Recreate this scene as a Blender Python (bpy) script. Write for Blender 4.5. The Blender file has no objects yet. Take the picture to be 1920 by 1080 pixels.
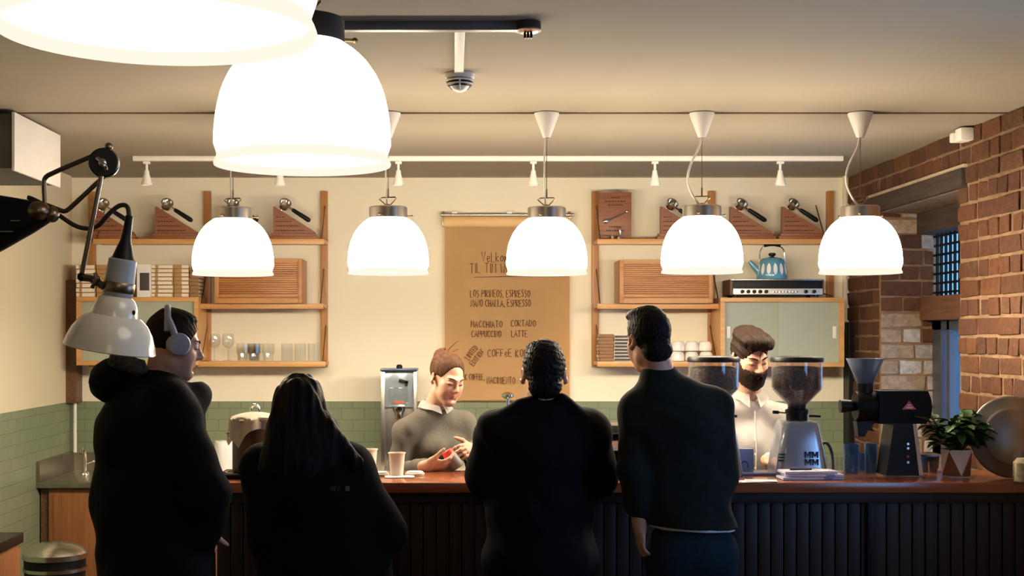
import bpy, bmesh, math, random
import numpy as np
from mathutils import Vector, Matrix

# ------------------------------------------------------------------ camera, world, light, exposure
SC = bpy.context.scene
COL = SC.collection
F, VX, VY, ZC = 2500.0, 850.0, 630.0, 1.75          # focal length in pixels, vanishing point, eye height

cam_data = bpy.data.cameras.new('camera')
cam = bpy.data.objects.new('camera', cam_data); COL.objects.link(cam)
cam.location = (0, 0, ZC); cam.rotation_euler = (math.pi/2, 0, 0)
cam_data.sensor_width = 36; cam_data.lens = F/1920*36
cam_data.shift_x = (960-VX)/1920; cam_data.shift_y = (VY-540)/1920
cam_data.clip_start = 0.05; cam_data.clip_end = 200
SC.camera = cam

SC.view_settings.view_transform = 'Standard'
SC.view_settings.look = 'None'
SC.view_settings.gamma = 1
SC.view_settings.use_curve_mapping = False
SC.view_settings.exposure = 0.42
LAMP = 92.0                                            # brightness of the opal shades
LAMP_COL = (1.0, 0.84, 0.63)
wd = bpy.data.worlds.new('dusk'); SC.world = wd; wd.use_nodes = True
wd.node_tree.nodes['Background'].inputs[0].default_value = (0.18, 0.50, 1.0, 1)
wd.node_tree.nodes['Background'].inputs[1].default_value = 4.2

def area_light(name, loc, rot, sx, sy, power, col):
    l = bpy.data.lights.new(name, 'AREA'); l.shape = 'RECTANGLE'; l.size = sx; l.size_y = sy
    l.energy = power; l.color = col
    o = bpy.data.objects.new(name, l); COL.objects.link(o); o.location = loc; o.rotation_euler = rot
    return o
# daylight that comes in through the street window on the right, beside the camera
area_light('street_window_daylight', (2.72, 3.9, 1.65), (0, math.pi/2, 0), 1.2, 1.3, 11, (0.32, 0.56, 1.0))

random.seed(7)
def W(px, py, Y): return Vector(((px-VX)/F*Y, Y, ZC+(VY-py)/F*Y))
def WX(px, Y): return (px-VX)/F*Y
def WZ(py, Y): return ZC+(VY-py)/F*Y

# ------------------------------------------------------------------ materials
def _nt(name):
    m = bpy.data.materials.new(name); m.use_nodes = True
    nt = m.node_tree; b = nt.nodes['Principled BSDF']
    return m, nt, b
def c4(c): return (c[0], c[1], c[2], 1)
def srgb(r, g, b):
    f = lambda v: (v/255/12.92) if v <= 10 else ((v/255+0.055)/1.055)**2.4
    return (f(r), f(g), f(b))
def mat(name, col, rough=0.5, metal=0.0, spec=0.5, var=0.12, scale=8.0, stretch=(1,1,1), bump=0.0, bscale=None, sheen=0.0, coat=0.0, col2=None, trans=0.0, detail=4.0, attr=None):
    m, nt, b = _nt(name); N = nt.nodes; L = nt.links
    b.inputs['Roughness'].default_value = rough; b.inputs['Metallic'].default_value = metal
    b.inputs['Specular IOR Level'].default_value = spec
    if sheen: b.inputs['Sheen Weight'].default_value = sheen; b.inputs['Sheen Roughness'].default_value = 0.5
    if coat: b.inputs['Coat Weight'].default_value = coat; b.inputs['Coat Roughness'].default_value = 0.15
    if trans: b.inputs['Transmission Weight'].default_value = trans
    tc = N.new('ShaderNodeTexCoord'); mp = N.new('ShaderNodeMapping'); mp.inputs['Scale'].default_value = stretch
    L.new(tc.outputs['Object'], mp.inputs[0])
    nz = N.new('ShaderNodeTexNoise'); nz.inputs['Scale'].default_value = scale; nz.inputs['Detail'].default_value = detail
    L.new(mp.outputs[0], nz.inputs['Vector'])
    cr = N.new('ShaderNodeValToRGB')
    c2 = col2 if col2 else tuple(v*(1-var) for v in col)
    c1 = col if col2 else tuple(min(1, v*(1+var)) for v in col)
    cr.color_ramp.elements[0].position = 0.32; cr.color_ramp.elements[1].position = 0.68
    cr.color_ramp.elements[0].color = c4(c2); cr.color_ramp.elements[1].color = c4(c1)
    L.new(nz.outputs[0], cr.inputs[0])
    out = cr.outputs[0]
    if attr:
        at = N.new('ShaderNodeAttribute'); at.attribute_name = attr
        mx = N.new('ShaderNodeMix'); mx.data_type = 'RGBA'; mx.blend_type = 'MULTIPLY'; mx.inputs[0].default_value = 1
        L.new(out, mx.inputs[6]); L.new(at.outputs['Color'], mx.inputs[7]); out = mx.outputs[2]
    L.new(out, b.inputs['Base Color'])
    if bump:
        bp = N.new('ShaderNodeBump'); bp.inputs['Strength'].default_value = bump; bp.inputs['Distance'].default_value = 0.01
        src = nz
        if bscale:
            src = N.new('ShaderNodeTexNoise'); src.inputs['Scale'].default_value = bscale; src.inputs['Detail'].default_value = 6
            L.new(mp.outputs[0], src.inputs['Vector'])
        L.new(src.outputs[0], bp.inputs['Height']); L.new(bp.outputs[0], b.inputs['Normal'])
    return m
def wood(name, ca, cb, axis='x', rough=0.45, scale=5.0, coat=0.0, spec=0.5):
    st = {'x': (0.6, 9, 9), 'y': (9, 0.6, 9), 'z': (9, 9, 0.6)}[axis]
    m = mat(name, ca, rough, col2=cb, scale=scale, stretch=st, bump=0.08, coat=coat, detail=8.0, spec=spec)
    return m
def emis(name, col, s):
    m = bpy.data.materials.new(name); m.use_nodes = True; nt = m.node_tree; nt.nodes.clear()
    e = nt.nodes.new('ShaderNodeEmission'); o = nt.nodes.new('ShaderNodeOutputMaterial')
    e.inputs[0].default_value = c4(col); e.inputs[1].default_value = s
    nt.links.new(e.outputs[0], o.inputs[0]); return m
def thin_glass(name, tint=(1,1,1), ior=1.5, rough=0.03, body=0.0, bodycol=(1,1,1)):
    m = bpy.data.materials.new(name); m.use_nodes = True; nt = m.node_tree; N = nt.nodes; L = nt.links; N.clear()
    o = N.new('ShaderNodeOutputMaterial'); t = N.new('ShaderNodeBsdfTransparent'); g = N.new('ShaderNodeBsdfGlossy')
    t.inputs[0].default_value = c4(tint); g.inputs['Roughness'].default_value = rough
    lw = N.new('ShaderNodeLayerWeight'); lw.inputs[0].default_value = 0.5
    pw = N.new('ShaderNodeMath'); pw.operation = 'POWER'; pw.inputs[1].default_value = 3.0; L.new(lw.outputs['Facing'], pw.inputs[0])
    fr = N.new('ShaderNodeMath'); fr.operation = 'MULTIPLY_ADD'; fr.inputs[1].default_value = 0.55; fr.inputs[2].default_value = 0.05; L.new(pw.outputs[0], fr.inputs[0])
    mx = N.new('ShaderNodeMixShader'); L.new(fr.outputs[0], mx.inputs[0]); L.new(t.outputs[0], mx.inputs[1]); L.new(g.outputs[0], mx.inputs[2])
    last = mx
    if body:
        d = N.new('ShaderNodeBsdfDiffuse'); d.inputs[0].default_value = c4(bodycol)
        m2 = N.new('ShaderNodeMixShader'); m2.inputs[0].default_value = body
        L.new(mx.outputs[0], m2.inputs[1]); L.new(d.outputs[0], m2.inputs[2]); last = m2
    L.new(last.outputs[0], o.inputs[0]); return m

M = {}
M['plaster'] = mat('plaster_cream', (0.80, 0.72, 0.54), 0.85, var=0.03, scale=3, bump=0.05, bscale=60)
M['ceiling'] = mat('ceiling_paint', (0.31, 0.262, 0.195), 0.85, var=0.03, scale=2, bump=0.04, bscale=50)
M['floor'] = wood('floor_boards', (0.09, 0.05, 0.03), (0.05, 0.03, 0.02), 'y')
M['teak'] = wood('teak', (0.52, 0.24, 0.075), (0.40, 0.165, 0.045), 'x', 0.4)
M['teak_v'] = wood('teak_upright', (0.50, 0.23, 0.075), (0.37, 0.155, 0.045), 'z', 0.4)
M['oak'] = wood('light_edge_wood', (0.66, 0.36, 0.13), (0.54, 0.27, 0.085), 'x', 0.4)
M['tambour'] = wood('tambour_wood', (0.48, 0.20, 0.055), (0.30, 0.11, 0.03), 'x', 0.4, 4)
M['plaque'] = wood('plaque_wood', (0.30, 0.115, 0.05), (0.20, 0.07, 0.03), 'x', 0.45)
M['walnut'] = wood('walnut', (0.16, 0.075, 0.035), (0.09, 0.04, 0.02), 'y', 0.5)
M['bar_wood'] = wood('bar_mahogany', (0.36, 0.115, 0.045), (0.24, 0.065, 0.025), 'x', 0.22, 4, coat=0.5)
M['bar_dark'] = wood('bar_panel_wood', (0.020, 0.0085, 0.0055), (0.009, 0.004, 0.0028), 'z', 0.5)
M['cab_wood'] = wood('cabinet_wood', (0.33, 0.13, 0.045), (0.24, 0.09, 0.03), 'z', 0.5)
M['beam'] = wood('old_beam', (0.055, 0.034, 0.024), (0.026, 0.017, 0.013), 'y', 0.85)
M['steel'] = mat('brushed_steel', (0.62, 0.60, 0.56), 0.25, 1.0, var=0.08, scale=20, stretch=(1, 1, 12))
M['counter_steel'] = mat('worn_steel', (0.40, 0.37, 0.31), 0.32, 1.0, var=0.15, scale=6)
M['chrome'] = mat('chrome', (0.8, 0.78, 0.74), 0.12, 1.0, var=0.02)
M['nickel'] = mat('lamp_nickel', (0.55, 0.50, 0.43), 0.28, 1.0, var=0.1, scale=4, stretch=(6, 6, 0.3))
M['bronze'] = mat('dull_bronze', (0.30, 0.22, 0.14), 0.35, 1.0)
M['pewter'] = mat('pewter', (0.29, 0.275, 0.25), 0.36, 0.75, var=0.2, scale=5)
M['black'] = mat('black_plastic', (0.008, 0.008, 0.008), 0.42, var=0.1, spec=0.22)
M['black_metal'] = mat('black_enamel', (0.006, 0.006, 0.006), 0.5, var=0.1, spec=0.15)
M['dark_collar'] = mat('dark_lamp_collar', (0.035, 0.03, 0.026), 0.5, 0.3)  # near pendants' metal collar, its unlit darkness put into the colour
M['white_plastic'] = mat('white_plastic', (0.80, 0.77, 0.70), 0.4, var=0.03)
M['white_enamel'] = mat('white_enamel', (0.84, 0.79, 0.67), 0.18, var=0.04, scale=5, coat=0.5)
M['grey_enamel'] = mat('chipped_grey_enamel', (0.42, 0.44, 0.46), 0.4, col2=(0.33, 0.35, 0.37), scale=18)
M['ceramic'] = mat('white_ceramic', (0.82, 0.80, 0.76), 0.2, var=0.02)
M['paper_cup'] = mat('paper_cup', (0.80, 0.70, 0.60), 0.7, var=0.03)
M['paper'] = mat('white_paper', (0.80, 0.78, 0.76), 0.8, var=0.04)
M['kraft'] = mat('kraft_paper', (0.76, 0.50, 0.24), 0.75, var=0.05, scale=3, bump=0.05, bscale=5)
M['ink'] = mat('brown_ink', (0.12, 0.045, 0.015), 0.8, var=0.1)
M['lamp'] = emis('opal_shade_glow', LAMP_COL, LAMP)
def _fade_top(m):
    # the bulb sits low in the shade, so the glass towards the collar gives off less light
    nt = m.node_tree; e = [n for n in nt.nodes if n.type == 'EMISSION'][0]
    tc = nt.nodes.new('ShaderNodeTexCoord'); sp = nt.nodes.new('ShaderNodeSeparateXYZ'); mr = nt.nodes.new('ShaderNodeMapRange')
    nt.links.new(tc.outputs['Object'], sp.inputs[0]); nt.links.new(sp.outputs[2], mr.inputs[0])
    mr.inputs[1].default_value = 0.04; mr.inputs[2].default_value = 0.17; mr.inputs[3].default_value = LAMP; mr.inputs[4].default_value = LAMP*0.03
    nt.links.new(mr.outputs[0], e.inputs[1])
_fade_top(M['lamp'])
M['lamp_near'] = emis('opal_shade_glow_dimmed', (1.0, 0.88, 0.70), 2.5)                # the two nearer pendants are dimmed
M['rim'] = emis('opal_rim_glow', (1.0, 0.90, 0.74), 0.80)
M['glass'] = thin_glass('clear_glass', (0.97, 0.98, 0.97))
M['glass_tint'] = thin_glass('smoky_blue_glass', (0.55, 0.70, 0.85), body=0.25, bodycol=(0.10, 0.2, 0.34))
M['glass_door'] = thin_glass('frosted_cabinet_glass', (0.80, 0.86, 0.80), rough=0.15, body=0.5, bodycol=(0.62, 0.66, 0.54))
M['hopper'] = thin_glass('hopper_plastic', (0.92, 0.92, 0.94), body=0.03)
M['funnel'] = thin_glass('funnel_plastic', (0.55, 0.6, 0.7), body=0.6, bodycol=(0.16, 0.20, 0.27), rough=0.2)
M['window_glass'] = thin_glass('window_glass', (0.9, 0.95, 1.0))
M['beans'] = mat('coffee_beans', (0.05, 0.022, 0.012), 0.35, var=0.5, scale=90, bump=0.9)
M['green'] = mat('leaf_green', (0.035, 0.10, 0.022), 0.4, var=0.5, scale=9)
M['stem'] = mat('stem_green', (0.05, 0.09, 0.03), 0.6)
M['soil'] = mat('soil', (0.02, 0.014, 0.01), 0.9, var=0.3, scale=60)
M['terracotta'] = mat('terracotta', (0.42, 0.16, 0.08), 0.7)
M['grinder_grey'] = mat('silver_lacquer', (0.38, 0.43, 0.52), 0.22, 0.6, var=0.03, coat=0.3)
M['kettle_blue'] = mat('kettle_blue', (0.10, 0.30, 0.42), 0.2, var=0.05, coat=0.4)
M['red'] = mat('red_enamel', (0.75, 0.06, 0.03), 0.35, var=0.05)
M['navy'] = mat('dark_blue_glaze', (0.02, 0.05, 0.12), 0.25)
M['lilac'] = mat('lilac_card', (0.26, 0.29, 0.50), 0.6, var=0.05)
M['pale_lilac'] = mat('pale_packet', (0.60, 0.60, 0.72), 0.6, var=0.06)
M['cloth_white'] = mat('white_cloth', (0.74, 0.66, 0.54), 0.9, var=0.08, scale=10, bump=0.3, bscale=30)
M['book_white'] = mat('book_white_spine', (0.78, 0.70, 0.56), 0.6, var=0.05)
M['book_tan'] = mat('book_tan_band', (0.42, 0.24, 0.09), 0.6, var=0.1)
M['book_black'] = mat('book_black_spine', (0.03, 0.025, 0.025), 0.5)
M['book_brown'] = mat('book_brown_cover', (0.28, 0.14, 0.06), 0.6)
M['cord_white'] = mat('white_flex', (0.70, 0.66, 0.58), 0.5)
M['cord_dark'] = mat('dark_flex', (0.02, 0.018, 0.016), 0.5)
M['wire_brown'] = mat('brown_wire', (0.22, 0.13, 0.07), 0.6)

# ------------------------------------------------------------------ mesh building
class MB:
    def __init__(s): s.bm = bmesh.new()
    def _add(s, verts, faces):
        vs = [s.bm.verts.new(v) for v in verts]
        for f in faces:
            try: s.bm.faces.new([vs[i] for i in f])
            except ValueError: pass
        return vs
    def box(s, lo, hi, R=None, c=None, bev=0.0):
        x0, y0, z0 = lo; x1, y1, z1 = hi
        P = [Vector(p) for p in ((x0,y0,z0),(x1,y0,z0),(x1,y1,z0),(x0,y1,z0),(x0,y0,z1),(x1,y0,z1),(x1,y1,z1),(x0,y1,z1))]
        if R is not None:
            cc = Vector(c) if c is not None else (P[0]+P[6])/2
            P = [R @ (p-cc) + cc for p in P]
        vs = s._add(P, ((0,3,2,1),(4,5,6,7),(0,1,5,4),(1,2,6,5),(2,3,7,6),(3,0,4,7)))
        if bev > 0:
            es = list({e for v in vs for e in v.link_edges})
            bmesh.ops.bevel(s.bm, geom=es, offset=bev, segments=2, profile=0.6, affect='EDGES')
        return s
    def lathe(s, prof, c=(0,0,0), seg=32, axis=None, close=False, arc=None):
        c = Vector(c)
        R = Matrix.Identity(3)
        if axis is not None: R = Vector((0,0,1)).rotation_difference(Vector(axis).normalized()).to_matrix()
        rings = []; n = seg
        for r, z in prof:
            if r < 1e-6: rings.append([s.bm.verts.new(c + R @ Vector((0,0,z)))])
            else: rings.append([s.bm.verts.new(c + R @ Vector((r*math.cos(2*math.pi*i/n), r*math.sin(2*math.pi*i/n), z))) for i in range(n)])
        pairs = list(zip(rings[:-1], rings[1:]))
        if close: pairs.append((rings[-1], rings[0]))
        for a, b in pairs:
            for i in range(n):
                j = (i+1) % n
                if len(a) == 1 and len(b) == 1: continue
                if len(a) == 1: f = (a[0], b[j], b[i])
                elif len(b) == 1: f = (a[i], a[j], b[0])
                else: f = (a[i], a[j], b[j], b[i])
                try: s.bm.faces.new(f)
                except ValueError: pass
        return s
    def cyl(s, a, b, r0, r1=None, seg=16):
        a = Vector(a); b = Vector(b); r1 = r0 if r1 is None else r1
        L = (b-a).length
        return s.lathe([(0,0),(r0,0),(r1,L),(0,L)], a, seg, (b-a))
    def ell(s, c, r, R=None, u=16, v=10):
        c = Vector(c); R = R or Matrix.Identity(3)
        rings = []
        for j in range(v+1):
            t = math.pi*j/v
            if j in (0, v): rings.append([s.bm.verts.new(c + R @ Vector((0,0,-r[2]*math.cos(t))))])
            else: rings.append([s.bm.verts.new(c + R @ Vector((r[0]*math.sin(t)*math.cos(2*math.pi*i/u), r[1]*math.sin(t)*math.sin(2*math.pi*i/u), -r[2]*math.cos(t)))) for i in range(u)])
        for a, b in zip(rings[:-1], rings[1:]):
            for i in range(u):
                j = (i+1) % u
                if len(a) == 1: s.bm.faces.new((a[0], b[j], b[i]))
                elif len(b) == 1: s.bm.faces.new((a[i], a[j], b[0]))
                else: s.bm.faces.new((a[i], a[j], b[j], b[i]))
        return s
    def tube(s, pts, r, seg=8, smooth=0):
        pts = [Vector(p) for p in pts]
        for _ in range(smooth):
            q = [pts[0]]
            for a, b in zip(pts[:-1], pts[1:]): q += [a*0.75+b*0.25, a*0.25+b*0.75]
            pts = q + [pts[-1]]
        n = len(pts); rr = r if isinstance(r, (list, tuple)) else [r]*n
        if len(rr) != n: rr = [rr[0] + (rr[-1]-rr[0])*i/(n-1) for i in range(n)]
        rings = []; up = None
        for i, p in enumerate(pts):
            t = (pts[min(i+1, n-1)] - pts[max(i-1, 0)]).normalized()
            if up is None:
                up = t.orthogonal().normalized()
            else:
                up = (up - t*up.dot(t)); up = up.normalized() if up.length > 1e-6 else t.orthogonal().normalized()
            w = t.cross(up)
            rings.append([s.bm.verts.new(p + (up*math.cos(2*math.pi*k/seg) + w*math.sin(2*math.pi*k/seg))*rr[i]) for k in range(seg)])
        for a, b in zip(rings[:-1], rings[1:]):
            for k in range(seg):
                s.bm.faces.new((a[k], a[(k+1) % seg], b[(k+1) % seg], b[k]))
        s.bm.faces.new(rings[0][::-1]); s.bm.faces.new(rings[-1])
        return s
    def prism(s, poly, y0, y1, plane='xz'):
        """polygon extruded along the missing axis"""
        def mk(p, d):
            if plane == 'xz': return (p[0], d, p[1])
            if plane == 'yz': return (d, p[0], p[1])
            return (p[0], p[1], d)
        n = len(poly)
        a = [mk(p, y0) for p in poly]; b = [mk(p, y1) for p in poly]
        s._add(a+b, [tuple(range(n)), tuple(range(2*n-1, n-1, -1))] + [(i, n+i, n+(i+1) % n, (i+1) % n) for i in range(n)])
        return s
    def quad(s, a, b, c, d): s._add([a, b, c, d], [(0, 1, 2, 3)]); return s
    def mesh(s, name, smooth=None, off=None):
        if off is not None: bmesh.ops.translate(s.bm, verts=s.bm.verts, vec=-Vector(off))
        bmesh.ops.recalc_face_normals(s.bm, faces=s.bm.faces)
        me = bpy.data.meshes.new(name); s.bm.to_mesh(me); s.bm.free()
        if smooth:
            me.polygons.foreach_set('use_smooth', [True]*len(me.polygons))
            try: me.set_sharp_from_angle(angle=math.radians(smooth))
            except Exception: pass
        return me

def tag(o, label=None, cat=None, group=None, kind=None):
    if label: o['label'] = label
    if cat: o['category'] = cat
    if group: o['group'] = group
    if kind: o['kind'] = kind
    return o
def thing(name, label, cat, loc=(0,0,0), rotz=0.0, group=None):
    o = bpy.data.objects.new(name, None); COL.objects.link(o); o.empty_display_size = 0.05
    o.location = loc; o.rotation_euler = (0, 0, rotz)
    return tag(o, label, cat, group)
def part(name, mb, m, parent, world=None, smooth=40, label=None):
    """world: subtract this root location (mesh was built in world coordinates)"""
    me = mb.mesh(name, smooth, world) if isinstance(mb, MB) else mb
    o = bpy.data.objects.new(name, me); COL.objects.link(o)
    if m: me.materials.append(m)
    o.parent = parent
    if label: o['label'] = label
    return o
def single(name, label, cat, mb, m, loc=(0,0,0), world=False, group=None, smooth=40):
    me = mb.mesh(name, smooth, loc if world else None)
    me.materials.append(m)
    o = bpy.data.objects.new(name, me); COL.objects.link(o); o.location = loc
    return tag(o, label, cat, group)
def structure(name, mb, m, smooth=None):
    me = mb.mesh(name, smooth); me.materials.append(m)
    o = bpy.data.objects.new(name, me); COL.objects.link(o); o['kind'] = 'structure'
    return o
def kids(o): return [c for c in bpy.data.objects if c.parent is o]
def dup(root, loc, label=None, rotz=None, group=None):
    def cp(o, par):
        c = o.copy(); COL.objects.link(c); c.parent = par
        for ch in kids(o): cp(ch, c)
        return c
    r = cp(root, None); r.location = loc
    if rotz is not None: r.rotation_euler = (0, 0, rotz)
    if label: r['label'] = label
    if group: r['group'] = group
    return r
ORD = ['bottom', 'second', 'third', 'fourth', 'fifth', 'sixth', 'seventh', 'eighth', 'ninth']

# handwriting: single-stroke capitals on a 0.6 x 1 cell
GL = {
 'A': [(0,0,.3,1,.6,0),(.12,.38,.48,.38)], 'B': [(0,0,0,1,.42,.9,.42,.6,0,.52,.5,.42,.5,.08,0,0)], 'C': [(.55,.85,.35,1,.08,.8,.02,.4,.2,.02,.55,.12)],
 'D': [(0,0,0,1,.4,.85,.55,.5,.4,.12,0,0)], 'E': [(.5,1,0,1,0,0,.52,0),(0,.52,.4,.52)], 'F': [(.52,1,0,1,0,0),(0,.52,.4,.52)],
 'G': [(.55,.85,.3,1,.04,.7,.06,.2,.35,0,.56,.2,.56,.45,.32,.45)], 'H': [(0,0,0,1),(.52,0,.52,1),(0,.5,.52,.5)], 'I': [(.1,0,.1,1)],
 'K': [(0,0,0,1),(.5,1,0,.45,.52,0)], 'L': [(0,1,0,0,.48,0)], 'M': [(0,0,.04,1,.3,.3,.56,1,.6,0)], 'N': [(0,0,0,1,.5,0,.5,1)],
 'O': [(.3,1,.06,.8,.04,.25,.28,0,.54,.25,.54,.78,.3,1)], 'P': [(0,0,0,1,.48,.9,.48,.58,0,.48)], 'R': [(0,0,0,1,.46,.9,.44,.58,0,.5,.52,0)],
 'S': [(.5,.9,.25,1,.04,.78,.46,.32,.28,0,0,.12)], 'T': [(0,1,.56,1),(.28,1,.28,0)], 'U': [(0,1,.03,.15,.27,0,.5,.15,.52,1)],
 'V': [(0,1,.27,0,.54,1)], 'W': [(0,1,.14,0,.32,.7,.5,0,.64,1)], ',': [(.1,.08,.04,-.15)], "'": [(.08,1.05,.05,.82)], '-': [(.05,.5,.5,.5)],
 'e': [(.02,.3,.44,.34,.36,.6,.14,.6,.04,.3,.2,.0,.46,.1)], 'm': [(0,0,0,.62,.18,.55,.22,0,.24,.5,.42,.6,.46,0)], 'o': [(.24,.6,.04,.4,.06,.1,.24,0,.42,.2,.4,.5,.24,.6)],
 'n': [(0,0,0,.6,.3,.56,.38,0)], 'k': [(0,0,0,1),(.36,.6,0,.28,.4,0)], 'l': [(.06,1,.06,0)], 'i': [(.06,.6,.06,0)], 'd': [(.4,1,.4,0,.1,.05,.05,.5,.4,.55)], 'b': [(0,1,0,0,.36,.08,.36,.5,0,.55)], 'f': [(.36,1,.14,.9,.14,0),(0,.55,.32,.55)],
}
def write(mb, text, org, size, u=(1,0,0), v=(0,0,1), r=None, aspect=0.8, gap=0.2):
    u = Vector(u); v = Vector(v); o = Vector(org); x = 0.0; r = r or size*0.05
    rnd = random.Random(text)
    for ch in text:
        if ch == ' ': x += 0.5; continue
        g = GL.get(ch, GL.get(ch.upper(), [])); sc = 1.0
        dy = rnd.uniform(-.05, .05); w = 0
        for st in g:
            pts = []
            for i in range(0, len(st), 2):
                w = max(w, st[i])
                pts.append(o + (u*((x+st[i])*aspect) + v*(st[i+1]*sc+dy))*size)
            mb.tube(pts, r, 5)
        x += w + gap
    return x*aspect*size
# ================================================================== THE ROOM
D = 9.25; XL, XR = -2.645, 2.745; ZB = 1.10; CEIL = WZ(331, D)
BF, BB = 5.91, 6.45                                    # bar front and back edges
structure('floor', MB().box((-2.85,-3.2,-0.1), (3.5,9.45,0)), M['floor'])
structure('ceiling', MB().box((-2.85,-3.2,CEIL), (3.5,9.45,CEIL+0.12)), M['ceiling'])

def tiled_wall(name, axis, top, pc=(.83,.77,.61)):
    """cream plaster above, glazed green tiles below"""
    m, nt, b = _nt(name); N = nt.nodes; L = nt.links
    g = N.new('ShaderNodeNewGeometry'); sp = N.new('ShaderNodeSeparateXYZ'); L.new(g.outputs['Position'], sp.inputs[0])
    cb = N.new('ShaderNodeCombineXYZ'); L.new(sp.outputs[0 if axis == 'x' else 1], cb.inputs[0]); L.new(sp.outputs[2], cb.inputs[1])
    br = N.new('ShaderNodeTexBrick'); br.inputs['Scale'].default_value = 1.0
    br.inputs['Brick Width'].default_value = 0.155; br.inputs['Row Height'].default_value = 0.078; br.inputs['Mortar Size'].default_value = 0.003
    br.inputs['Color1'].default_value = (0.225, 0.265, 0.165, 1); br.inputs['Color2'].default_value = (0.20, 0.24, 0.15, 1); br.inputs['Mortar'].default_value = (0.15, 0.18, 0.11, 1)
    L.new(cb.outputs[0], br.inputs[0])
    nz = N.new('ShaderNodeTexNoise'); nz.inputs['Scale'].default_value = 2.5; L.new(g.outputs['Position'], nz.inputs[0])
    cr = N.new('ShaderNodeValToRGB'); cr.color_ramp.elements[0].color = c4([q_*.97 for q_ in pc]); cr.color_ramp.elements[1].color = c4([q_*1.03 for q_ in pc])
    L.new(nz.outputs[0], cr.inputs[0])
    gt = N.new('ShaderNodeMath'); gt.operation = 'GREATER_THAN'; gt.inputs[1].default_value = top; L.new(sp.outputs[2], gt.inputs[0])
    mx = N.new('ShaderNodeMix'); mx.data_type = 'RGBA'; L.new(gt.outputs[0], mx.inputs[0]); L.new(br.outputs[0], mx.inputs[6]); L.new(cr.outputs[0], mx.inputs[7])
    L.new(mx.outputs[2], b.inputs['Base Color'])
    mr = N.new('ShaderNodeMapRange'); mr.inputs[3].default_value = 0.28; mr.inputs[4].default_value = 0.85; L.new(gt.outputs[0], mr.inputs[0]); L.new(mr.outputs[0], b.inputs['Roughness'])
    bp = N.new('ShaderNodeBump'); bp.inputs['Strength'].default_value = 0.35; bp.inputs['Distance'].default_value = 0.003; bp.invert = True
    ml = N.new('ShaderNodeMath'); ml.operation = 'MULTIPLY'; inv = N.new('ShaderNodeMath'); inv.operation = 'SUBTRACT'; inv.inputs[0].default_value = 1
    L.new(gt.outputs[0], inv.inputs[1]); L.new(br.outputs['Fac'], ml.inputs[0]); L.new(inv.outputs[0], ml.inputs[1]); L.new(ml.outputs[0], bp.inputs['Height'])
    L.new(bp.outputs[0], b.inputs['Normal'])
    return m
TT = 1.297
structure('wall_back', MB().box((-2.85,D,0), (3.5,D+0.2,CEIL)), tiled_wall('back_wall_finish', 'x', TT))
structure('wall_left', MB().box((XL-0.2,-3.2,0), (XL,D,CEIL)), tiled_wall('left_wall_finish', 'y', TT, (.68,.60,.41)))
structure('wall_front', MB().box((-2.85,-3.4,0), (3.5,-3.2,CEIL)), M['plaster'])
# thin dark joint strip along the top of the back wall
structure('trim_1', MB().box((XL,D-0.012,CEIL-0.008), (XR,D,CEIL)), mat('joint_strip', (0.30, 0.24, 0.16), 0.8))

# ---- brick wall on the right with a deep window niche
NY0, NY1, NX = 7.22, 8.58, 3.10
mort = mat('mortar', (0.19, 0.112, 0.058), 0.95, var=0.25, scale=14, bump=0.6, bscale=45)
wr = MB()
X2 = 3.14
for lo, hi in (((XR,-3.2,0),(X2,3.2,CEIL)), ((XR,3.2,0),(X2,4.6,1.0)), ((XR,3.2,2.3),(X2,4.6,CEIL)), ((XR,4.6,0),(X2,NY0,CEIL)),
               ((XR,NY1,0),(X2,D+0.2,CEIL)), ((XR,NY0,2.54),(X2,NY1,CEIL)), ((XR,NY0,0),(X2,NY1,1.0))):
    wr.box(lo, hi)
structure('wall_right', wr, mort)
brick_m = None
def brick_material(name, attr='tint'):
    m = mat(name, (1,1,1), 0.9, var=0.38, scale=26, bump=0.9, bscale=55, attr=attr); return m
brick_m = brick_material('old_brick')
def bricks(name, boxes_fn):
    """boxes_fn(add): add(lo, hi, tint) collects every brick of the face in one mesh"""
    bm = bmesh.new(); lay = bm.verts.layers.float_color.new('tint')
    def add(lo, hi, tint, R=None):
        mb = MB.__new__(MB); mb.bm = bm
        n0 = len(bm.verts); bm.verts.ensure_lookup_table()
        vs0 = set(bm.verts)
        c = [(a+b)/2 for a, b in zip(lo, hi)]
        x0, y0, z0 = lo; x1, y1, z1 = hi
        j = lambda: random.uniform(-.0045, .0045)
        P = [Vector((p[0]+j(), p[1]+j(), p[2]+j())) for p in ((x0,y0,z0),(x1,y0,z0),(x1,y1,z0),(x0,y1,z0),(x0,y0,z1),(x1,y0,z1),(x1,y1,z1),(x0,y1,z1))]
        vs = mb._add(P, ((0,3,2,1),(4,5,6,7),(0,1,5,4),(1,2,6,5),(2,3,7,6),(3,0,4,7)))
        r = bmesh.ops.bevel(bm, geom=list({e for v in vs for e in v.link_edges}), offset=0.006, segments=2, profile=0.6, affect='EDGES')
        for v in r['verts']: v[lay] = (*tint, 1)
        for v in vs:
            if v.is_valid: v[lay] = (*tint, 1)
    boxes_fn(add)
    bmesh.ops.recalc_face_normals(bm, faces=bm.faces)
    me = bpy.data.meshes.new(name); bm.to_mesh(me); bm.free(); me.materials.append(brick_m)
    o = bpy.data.objects.new(name, me); COL.objects.link(o); o['kind'] = 'structure'
    return o
def red():
    b = random.choice([(0.36,0.125,0.045),(0.31,0.105,0.04),(0.40,0.15,0.06),(0.27,0.095,0.045),(0.34,0.14,0.07)])
    k = random.uniform(.82, 1.12)*.25; return (b[0]*k*1.2, b[1]*k*1.12, b[2]*k*.74)
CH = 0.101
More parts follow.
